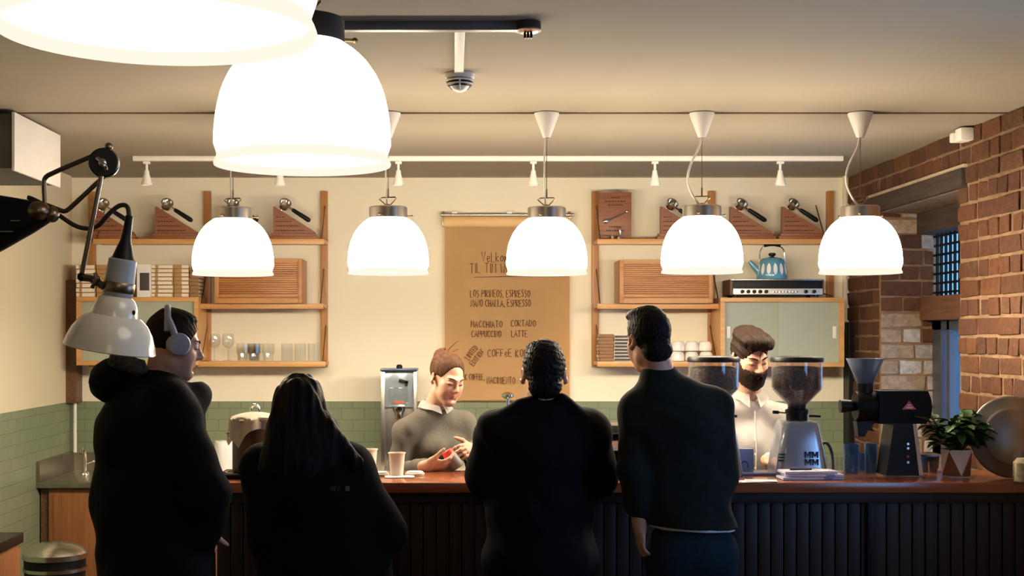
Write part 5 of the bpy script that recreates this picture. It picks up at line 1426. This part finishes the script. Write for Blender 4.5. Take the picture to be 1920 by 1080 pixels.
# ---------------------------------------------------------------- female barista
Yw = 6.78
H = Head(W(838,709,Yw-.04), frame(-57,-20,4), 1.0, True)
J = joints(W(812,766,Yw+.04), W(814,835,Yw+.05), W(806,930,Yw+.06), W(802,1010,Yw+.08), W(866,799,Yw+.09), W(760,813,Yw-.04), W(893,868,Yw+.05), W(744,888,Yw-.07), W(886,842,6.60), W(800,874,6.40), -60); J['slim'] = .9
hands = (dict(wrist=J['wrR'], dirv=(1,.0,.06), palm=(.12,.75,.65), thumb_side=(-.1,-.3,1), curl=(22,34,26), spread=.10, tcurl=35),
         dict(wrist=J['wrL'], dirv=(-.30,-.85,.05), palm=(-.8,.1,-.5), thumb_side=(-.3,.1,1), curl=(25,35,30)))
o, vol, base = person('woman barista with hair tied up, grey sweater over white collar, looking down at a bottle', J, H, SK, .0048, .0030, hands, neck_r=.050)
eye_parts(o, H, base, True, H_brown, .0026)
v = head_vol(H, .0034, (-.13,-.17,-.12), (.13,.14,.21))
v.ell(H.p(0,-.019,.042), np.array([.0815,.1005,.093])*H.k, H.R, 0)
v.ell(H.p(0,.128,-.045), np.array([.096,.098,.150])*H.k, H.R, .022, 'sub')
v.ell(H.p(0,-.02,-.115), np.array([.12,.12,.075])*H.k, H.R, .012, 'sub')
for sx in (-1,1): v.ell(H.p(sx*.095,.022,-.035), np.array([.045,.050,.062])*H.k, H.R, .010, 'sub')
v.ell(H.p(0,-.085,.085), np.array([.048,.042,.044])*H.k, H.R, .012)
strands(v, H, .0016, 110, 1)
hr = v.mesh('hair', H_brown, base, o)
wsp = MB(); rnd = random.Random(4)
for (a, b, c) in (((0,-.06,.12),(-.02,-.06,.15),(-.045,-.05,.185)),((.01,-.07,.12),(.02,-.05,.145),(.035,-.03,.15)),((-.04,-.09,.10),(-.08,-.10,.12),(-.10,-.10,.125)),((-.03,-.11,.04),(-.07,-.12,.05),(-.09,-.11,.05)),((-.05,.0,-.06),(-.065,-.03,-.09),(-.06,-.05,-.13))):
    wsp.tube([H.p(*a), H.p(*b), H.p(*c)], [.0035,.0008], 5, 2)
part('loose_strands', wsp, H_brown, hr, tuple(base))
v = vol(); body(v, J, .012, legs=False, sleeve=.93, lat=1.0); v.ell(J['chest']+J['R']@np.array([.055,.085,-.01]), [.062,.055,.062], None, .04); v.ell(J['chest']+J['R']@np.array([-.055,.085,-.01]), [.062,.055,.062], None, .04)
v.wrinkle(.008, 30, 5, (1,1,.8))
v.cut(J['pelvis']+np.array([0,0,-.02]), (0,0,-1)); nk = J['neck']
v.ell(nk+np.array([.012,-.015,.055]), [.082,.082,.062], None, .008, 'sub')
for s_ in 'LR': pass
v.mesh('sweater', K_grey, base, o)
collar(o, nk+np.array([.010,-.012,-.004]), -60, base, K_white, .058, .088, .050, .020, .030, 8)
trousers(o, vol, J, base, K_trous, J['pelvis'][2]+.06); shoes(o, J, base)
# bottle with red cap in her hand
bc = J['wrR']+np.array([.118,.028,.038]); axb = Vector((.42,-.10,-.60)).normalized()
t = thing('spice_bottle', 'small grey bottle with red cap held by the woman barista', 'bottle', tuple(bc))
part('bottle', MB().lathe([(0,-.012),(.030,-.012),(.033,-.006),(.034,.055),(.030,.060),(0,.060)], (0,0,0), 28, axb), mat('grey_canister', (0.20,0.18,0.15), .5), t)
part('cap', MB().lathe([(0,-.040),(.024,-.040),(.028,-.036),(.030,-.012),(0,-.012)], (0,0,0), 28, axb), M['red'], t, label='red cap')

# ---------------------------------------------------------------- bearded barista
Ym = 6.85
H = Head(W(1405,670,Ym-.05), frame(-72,-20,-4), 1.08)
J = joints(W(1402,748,Ym+.02), W(1402,830,Ym+.03), W(1400,930,Ym+.05), W(1400,1010,Ym+.06), W(1475,785,Ym+.02), W(1330,785,Ym-.02), W(1492,890,Ym-.06), W(1318,892,Ym-.10), W(1440,864,6.53), W(1396,864,6.54), -84)
hands = (dict(wrist=J['wrR'], dirv=(-.25,-.80,-.12), palm=(.1,.0,-1), thumb_side=(-1,.3,0), curl=(14,22,16)),
         dict(wrist=J['wrL'], dirv=(.25,-.80,-.12), palm=(-.1,.0,-1), thumb_side=(1,.3,0), curl=(18,24,18)))
o, vol, base = person('bearded man barista in a white shirt looking down behind the grinders', J, H, SK2, .0048, .0030, hands)
eye_parts(o, H, base, True, H_dark, .0042)
v = head_vol(H, .0036, (-.14,-.17,-.14), (.14,.16,.21))
v.ell(H.p(0,-.014,.038), np.array([.081,.101,.094])*H.k, H.R, 0)
v.ell(H.p(0,.128,-.052), np.array([.096,.094,.134])*H.k, H.R, .008, 'sub')
v.ell(H.p(0,-.02,-.12), np.array([.12,.12,.075])*H.k, H.R, .012, 'sub')
for sx in (-1,1): v.ell(H.p(sx*.096,.018,-.035), np.array([.044,.046,.058])*H.k, H.R, .010, 'sub')
v.ell(H.p(.006,.045,.108), np.array([.074,.070,.036])*H.k, H.R, .02); v.ell(H.p(-.034,.070,.096), np.array([.042,.038,.028])*H.k, H.R, .02); v.ell(H.p(.0,-.03,.105), np.array([.074,.08,.038])*H.k, H.R, .02)
v.ell(H.p(-.030,.095,.085), np.array([.030,.018,.018])*H.k, H.R, .012)
strands(v, H, .0035, 60, 2)
hr = v.mesh('hair', H_dark, base, o)
part('forelock', MB().tube([H.p(-.005,.085,.088),H.p(-.002,.098,.066),H.p(.004,.098,.045),H.p(.0,.099,.030)], [.004,.0012], 6, 2), H_dark, hr, tuple(base))
v = head_vol(H, .0034, (-.12,-.05,-.18), (.12,.16,.04))
v.ell(H.p(0,.034,-.048), np.array([.073,.081,.090])*H.k, H.R, 0); [v.cap(H.p(sx*.050,.010,-.070), H.p(sx*.022,.074,-.104), .027*H.k, .024*H.k, .02) for sx in (-1,1)]; v.cap(H.p(0,.082,-.104), H.p(0,.08,-.118), .026*H.k, .020*H.k, .02)
v.cap(H.p(-.026,.088,-.056), H.p(0,.106,-.047), .0078*H.k, .0085*H.k, .01); v.cap(H.p(.026,.088,-.056), H.p(0,.106,-.047), .0078*H.k, .0085*H.k, .01)
v.ell(H.p(0,.060,-.010), np.array([.060,.095,.036])*H.k, H.R, .010, 'sub')
v.ell(H.p(0,.108,-.066), np.array([.020,.022,.0062])*H.k, H.R, .004, 'sub'); v.ell(H.p(0,-.055,-.06), np.array([.12,.072,.12])*H.k, H.R, .01, 'sub')
v.wrinkle(.0018, 240, 3)
v.mesh('beard', H_dark, base, o)
nk = J['neck']
v = vol(); body(v, J, .016, legs=False, sleeve=.90, lat=1.0); v.wrinkle(.008, 34, 9, (1,1,.6)); v.cut(J['pelvis']+np.array([0,0,.03]), (0,0,-1))
v.ell(nk+np.array([.0,-.03,.055]), [.070,.075,.070], None, .006, 'sub'); f_ = J['R'][:,1]
v.cap(nk+f_*.09+np.array([0,0,.0]), nk+f_*.13+np.array([0,0,-.075]), .020, .003, .004, 'sub')
sh_ = v.mesh('shirt', K_white, base, o)
bt = [J['chest']+f_*(.122)+np.array([0,0,q_]) for q_ in (.02,-.05,-.12)]
for q_ in bt: part('shirt_button', MB().ell(q_, (.006,.004,.006), u=10, v=6), M['white_plastic'], sh_, tuple(base))
collar(o, nk+np.array([0,-.014,.004]), -84, base, K_white, .064, .100, .052, .030, .060, 14)
part('placket', MB().tube([nk+f_*.112+np.array([0,0,-.055]), J['chest']+f_*.1285+np.array([.004,0,.0]), J['chest']+f_*.124+np.array([.0,0,-.14])], .0035, 8, 2), K_white, sh_, tuple(base))
trousers(o, vol, J, base, K_trous, J['pelvis'][2]+.10); shoes(o, J, base)

# ---------------------------------------------------------------- man with headphones
Yh = 4.8
H = Head(W(324,645,Yh), frame(14,-12,0), .95)
fwd = frame(30)[:,1]; rt = frame(30)[:,0]
pel = V3(W(292,1060,Yh)); ch = V3(W(285,815,Yh))
shc = V3(W(284,765,Yh))
J = joints(W(300,722,Yh), ch, W(290,935,Yh), pel, shc-rt*.195, shc+rt*.195, V3(W(330,920,Yh))-rt*.24, V3(W(352,915,Yh))+rt*.19, V3(W(380,985,Yh))-rt*.16+fwd*.02, V3(W(360,985,Yh))+rt*.10, 30)
hands = (dict(wrist=J['wrR'], dirv=(.0,.5,-.8), palm=(0,1,0), thumb_side=(1,0,0)), dict(wrist=J['wrL'], dirv=(-.3,-.3,-.8), palm=(0,-1,0), thumb_side=(1,0,0)))
o, vol, base = person('young man in a black hooded parka and pale headphones facing right', J, H, SK2, .0065, .0036, hands, stubble=.4)
eye_parts(o, H, base, False, H_brown, .0030)
v = head_vol(H, .0042)
v.ell(H.p(0,-.014,.038), np.array([.080,.100,.093])*H.k, H.R, 0); v.ell(H.p(0,.122,-.040), np.array([.096,.086,.124])*H.k, H.R, .008, 'sub'); v.ell(H.p(0,-.01,-.115), np.array([.12,.12,.062])*H.k, H.R, .012, 'sub')
for sx in (-1,1): v.ell(H.p(sx*.096,.022,-.04), np.array([.044,.052,.060])*H.k, H.R, .010, 'sub')
v.ell(H.p(0,.0,.108), np.array([.058,.070,.022])*H.k, H.R, .02); strands(v, H, .0025, 90, 3)
v.mesh('hair', H_dark, base, o)
K_hp = mat('pale_grey_headphones', (0.34,0.34,0.36), .5)
hp_ = part('headphones', MB().tube([H.p(.086*math.sin(a), -.030-.018*math.cos(a), .030+.118*math.cos(a)*.86) for a in np.linspace(-1.45,1.45,25)], .012, 10), K_hp, o, tuple(base), label='pale grey headphones')
for sx in (-1,1):
    R3 = Matrix(H.R.tolist())
    cu = part('ear_cup', MB().lathe([(0,-.004),(.036,-.004),(.040,.004),(.041,.020),(.037,.030),(.02,.034),(0,.035)], H.p(sx*.076,.018,.002), 36, Vector(H.R @ np.array([sx,.05,.05]))), K_hp, hp_, tuple(base))
    part('slider', MB().tube([H.p(sx*.093,.000,.03), H.p(sx*.096,-.022,.064), H.p(sx*.085,-.042,.092)], .0125, 8), K_hp, hp_, tuple(base))
nk = J['neck']
v = vol(); body(v, J, .045, legs=False, sleeve=1.0, lat=1.12, dep=1.25)
v.ell(J['waist']-fwd*.01, [.235,.215,.30], frame(30), .06); v.ell(J['pelvis'], [.235,.20,.28], frame(30), .06); v.ell(J['chest']-fwd*.01, [.225,.19,.17], frame(30), .05)
v.cap(nk-fwd*.02-np.array([0,0,.06]), nk+np.array([0,0,-.045]), .115, .085, .03)
v.ell(V3(W(366,744,Yh)), [.050,.09,.054], None, .03); v.cap(V3(W(358,880,Yh-.17)), V3(W(396,950,Yh-.12)), .075, .055, .03)
v.wrinkle(.009, 20, 4, (1,1,.8)); v.cut((0,0,.55), (0,0,-1)); v.ell(nk+np.array([.055,.01,.062]), [.105,.10,.082], None, .008, 'sub')
jk = v.mesh('parka', K_parka, base, o)
v = Vol(V3(W(150,800,Yh))-np.array([0,.25,0]), V3(W(330,640,Yh))+np.array([0,.3,0]), .007, [])
v.ell(V3(W(215,715,Yh+.03)), [.088,.15,.080], None, 0); v.cap(V3(W(225,720,Yh+.03)), V3(W(290,725,Yh+.02)), .07, .07, .04); v.wrinkle(.007, 30, 8)
hd = v.mesh('hood', K_parka, base, jk)
v = Vol(V3(W(170,740,Yh))-np.array([0,.2,0]), V3(W(310,630,Yh))+np.array([0,.25,0]), .005, [])
v.cap(V3(W(222,676,Yh-.06)), V3(W(262,690,Yh-.10)), .030, .028, .02); v.cap(V3(W(222,676,Yh-.06)), V3(W(225,672,Yh+.12)), .030, .028, .02); v.wrinkle(.006, 160, 2)
v.mesh('fur_trim', K_fur, base, jk)
part('zip_pull', MB().ell(V3(W(358,778,Yh-.13)), (.006,.006,.016)), M['steel'], jk, tuple(base))
trousers(o, vol, J, base, K_trous, pel[2]+.05); shoes(o, J, base)

# ---------------------------------------------------------------- woman with long dark hair
Yd = 5.3
H = Head(W(562,762,Yd), frame(88,-4,0), .98, True)
J = joints(W(570,838,Yd), W(588,925,Yd), W(605,1010,Yd), W(610,1100,Yd), W(500,880,Yd), W(655,880,Yd), W(505,1010,Yd-.02), W(720,1000,Yd), W(540,1040,Yd+.24), W(660,1030,Yd+.24), 90)
hands = (dict(wrist=J['wrR'], dirv=(-.8,.6,0), palm=(-.3,-.8,0), thumb_side=(0,0,1)), dict(wrist=J['wrL'], dirv=(.8,.6,0), palm=(.3,-.8,0), thumb_side=(0,0,1)))
o, vol, base = person('woman seen from behind with long straight black hair and black coat', J, H, SK, .007, None, hands, neck_r=.05)
eye_parts(o, H, base, False)
v = Vol(V3(W(450,980,Yd))-np.array([0,.3,0]), V3(W(740,680,Yd))+np.array([0,.25,0]), .006, [])
v.ell(H.p(0,-.016,.036), np.array([.093,.110,.100])*H.k, H.R, 0)
v.ell(H.p(0,.14,-.04), np.array([.085,.09,.115])*H.k, H.R, .01, 'sub')
v.ell(V3(W(562,800,Yd-.045)), [.118,.085,.17], None, .04); v.ell(V3(W(570,858,Yd-.09)), [.150,.075,.13], None, .04)
v.cap(V3(W(606,800,Yd-.07)), V3(W(668,868,Yd-.10)), .052, .026, .03); v.cap(V3(W(520,800,Yd-.07)), V3(W(500,880,Yd-.10)), .045, .035, .03); v.cap(V3(W(570,870,Yd-.11)), V3(W(580,930,Yd-.12)), .07, .04, .03)
v.wrinkle(.006, 60, 6, (1.6,1.0,.12))
v.mesh('hair', H_black, base, o)
v = vol(); body(v, J, .045, legs=False, sleeve=1.0, lat=1.15, dep=1.2); v.ell(J['waist'], [.255,.19,.26], None, .06); v.ell(J['pelvis'], [.27,.20,.30], None, .06); v.ell(J['chest'], [.215,.17,.16], None, .05); v.cap(J['neck']-np.array([0,0,.06]), J['neck']-np.array([0,0,.01]), .11, .075, .03)
v.wrinkle(.008, 18, 7); v.cut((0,0,.5), (0,0,-1)); v.ell(J['neck']+np.array([0,.02,.05]), [.065,.07,.05], None, .008, 'sub')
ct_ = v.mesh('coat', K_coat, base, o)
lm = MB()
x = 606
# small pale lettering on the back of the coat
write(lm, 'FAREVI', (0,0,0), 8*Yd/F, r=.0009, aspect=.75)
bmesh.ops.translate(lm.bm, verts=lm.bm.verts, vec=V3(W(608,927,5.02)))
lm.box(W(643,927,5.02), W(651,918,5.02)+Vector((0,.002,0)))
lab_me = lm
LBL = (lab_me, ct_, base)
trousers(o, vol, J, base, K_trous, J['pelvis'][2]+.02); shoes(o, J, base)
hit, loc_, nrm_, fi_ = ct_.ray_cast(V3(W(630,922,3.5))-base, Vector(W(630,922,5.0)-W(630,922,3.5)).normalized())
if hit:
    dy = (loc_.y+base[1])-.004-5.02
    sc_ = (loc_.y+base[1])/5.02
    bmesh.ops.translate(lm.bm, verts=lm.bm.verts, vec=(0,dy,0))
part('coat_lettering', lm, mat('grey_print', (0.10,0.10,0.10), .7), ct_, tuple(base), smooth=None)

# ---------------------------------------------------------------- man in dark jacket
Yj = 5.45
H = Head(W(1020,703,Yj), frame(90,-8,0), 1.06)
J = joints(W(1020,775,Yj), W(1015,850,Yj), W(1012,950,Yj), W(1012,1050,Yj), W(935,812,Yj), W(1103,812,Yj), W(912,893,Yj+.05), W(1122,893,Yj+.05), W(975,905,Yj+.33), W(1060,905,Yj+.33), 90)
hands = (dict(wrist=J['wrR'], dirv=(-.9,.4,.05), palm=(-.3,-.8,-.3), thumb_side=(0,0,1)), dict(wrist=J['wrL'], dirv=(.9,.4,.05), palm=(.3,-.8,-.3), thumb_side=(0,0,1)))
o, vol, base = person('short-haired man seen from behind in a dark jacket, elbows bent', J, H, SK2, .007, .0045, hands)
eye_parts(o, H, base, False)
def short_hair(H, amp=.005, f=60, seed=2, top=.03):
    v = head_vol(H, .0045)
    v.ell(H.p(0,-.016,.036), np.array([.081,.103,.096])*H.k, H.R, 0); v.ell(H.p(0,.122,-.045), np.array([.092,.085,.115])*H.k, H.R, .012, 'sub'); v.ell(H.p(0,.0,-.130), np.array([.12,.13,.062])*H.k, H.R, .012, 'sub')
    v.ell(H.p(0,-.055,-.05), np.array([.064,.050,.05])*H.k, H.R, .02)
    for sx in (-1,1): v.ell(H.p(sx*.100,.016,-.03), np.array([.042,.044,.058])*H.k, H.R, .010, 'sub')
    v.ell(H.p(0,.02,.105), np.array([.066,.075,top])*H.k, H.R, .02)
    v.wrinkle(amp, 300, seed)
    return v
short_hair(H, .0045).mesh('hair', H_black, base, o)
v = vol(); body(v, J, .040, legs=False, sleeve=1.0, lat=1.12, dep=1.15); v.ell(J['chest'], [.225,.16,.16], None, .05); v.ell(J['waist'], [.215,.16,.24], None, .06); v.ell(J['pelvis'], [.225,.17,.20], None, .05)
v.cap(J['neck']-np.array([0,0,.07]), J['neck']+np.array([0,-.01,.0]), .125, .090, .03); v.ell(J['neck']+np.array([.0,-.02,.01]), [.098,.092,.055], None, .02); v.cap(V3(W(948,778,Yj-.03)), V3(W(1000,752,Yj-.06)), .03, .03, .02); v.cap(V3(W(1092,782,Yj-.03)), V3(W(1052,752,Yj-.06)), .03, .03, .02)
v.wrinkle(.007, 24, 12); v.cut((0,0,.72), (0,0,-1)); v.ell(J['neck']+np.array([0,.02,.06]), [.078,.085,.07], None, .008, 'sub')
v.mesh('jacket', K_jacket, base, o)
trousers(o, vol, J, base, K_jeans, J['pelvis'][2]+.05); shoes(o, J, base)

# ---------------------------------------------------------------- tall leaning man
Yt = 5.35
H = Head(W(1216,636,Yt), frame(112,-6,6), 1.0)
J = joints(W(1240,712,Yt), W(1266,810,Yt), W(1282,920,Yt), W(1296,1030,Yt), W(1196,772,Yt-.02), W(1338,762,Yt), W(1186,880,Yt-.06), W(1354,890,Yt+.02), W(1200,985,Yt-.04), W(1330,905,Yt+.30), 96)
hands = (dict(wrist=J['wrR'], dirv=(-.6,.8,0), palm=(-.2,-.2,-1), thumb_side=(-.8,-.6,0)), dict(wrist=J['wrL'], dirv=(.05,.05,-1), palm=(.9,.2,0), thumb_side=(0,1,0), curl=(20,28,22)))
o, vol, base = person('tall man seen from behind in a dark green sweater leaning to the left', J, H, SK2, .0065, .0045, hands)
eye_parts(o, H, base, False)
v = short_hair(H, .0025, top=.026); v.mesh('hair', H_black, base, o)
v = vol(); body(v, J, .022, legs=False, sleeve=.62, lat=1.05, dep=1.05); v.ell(J['chest']+np.array([.01,-.03,.02]), [.185,.13,.16], None, .05); v.ell(J['waist'], [.180,.135,.22], None, .06); v.ell(J['pelvis']+np.array([0,0,.06]), [.182,.14,.16], None, .05)
v.cap(J['neck']-np.array([0,0,.06]), J['neck']+np.array([-.01,0,.012]), .10, .072, .03); v.ell(V3(W(1352,860,Yt)), [.05,.07,.13], None, .04)
v.wrinkle(.006, 24, 15); v.cut(W(1290,985,Yt), (-.06,0,-1)); v.ell(J['neck']+np.array([-.02,.02,.07]), [.066,.075,.06], None, .008, 'sub')
v.mesh('sweater', K_sweater, base, o)
v = vol(); v.ell(J['pelvis']+np.array([0,0,.07]), [.176,.136,.12], None, 0); v.cut(W(1290,980,Yt), (0,0,1)); v.cut(W(1290,990,Yt), (-.05,0,-1)); v.mesh('undershirt', K_white, base, o)
trousers(o, vol, J, base, K_jeans, J['pelvis'][2]+.08, .014); shoes(o, J, base)
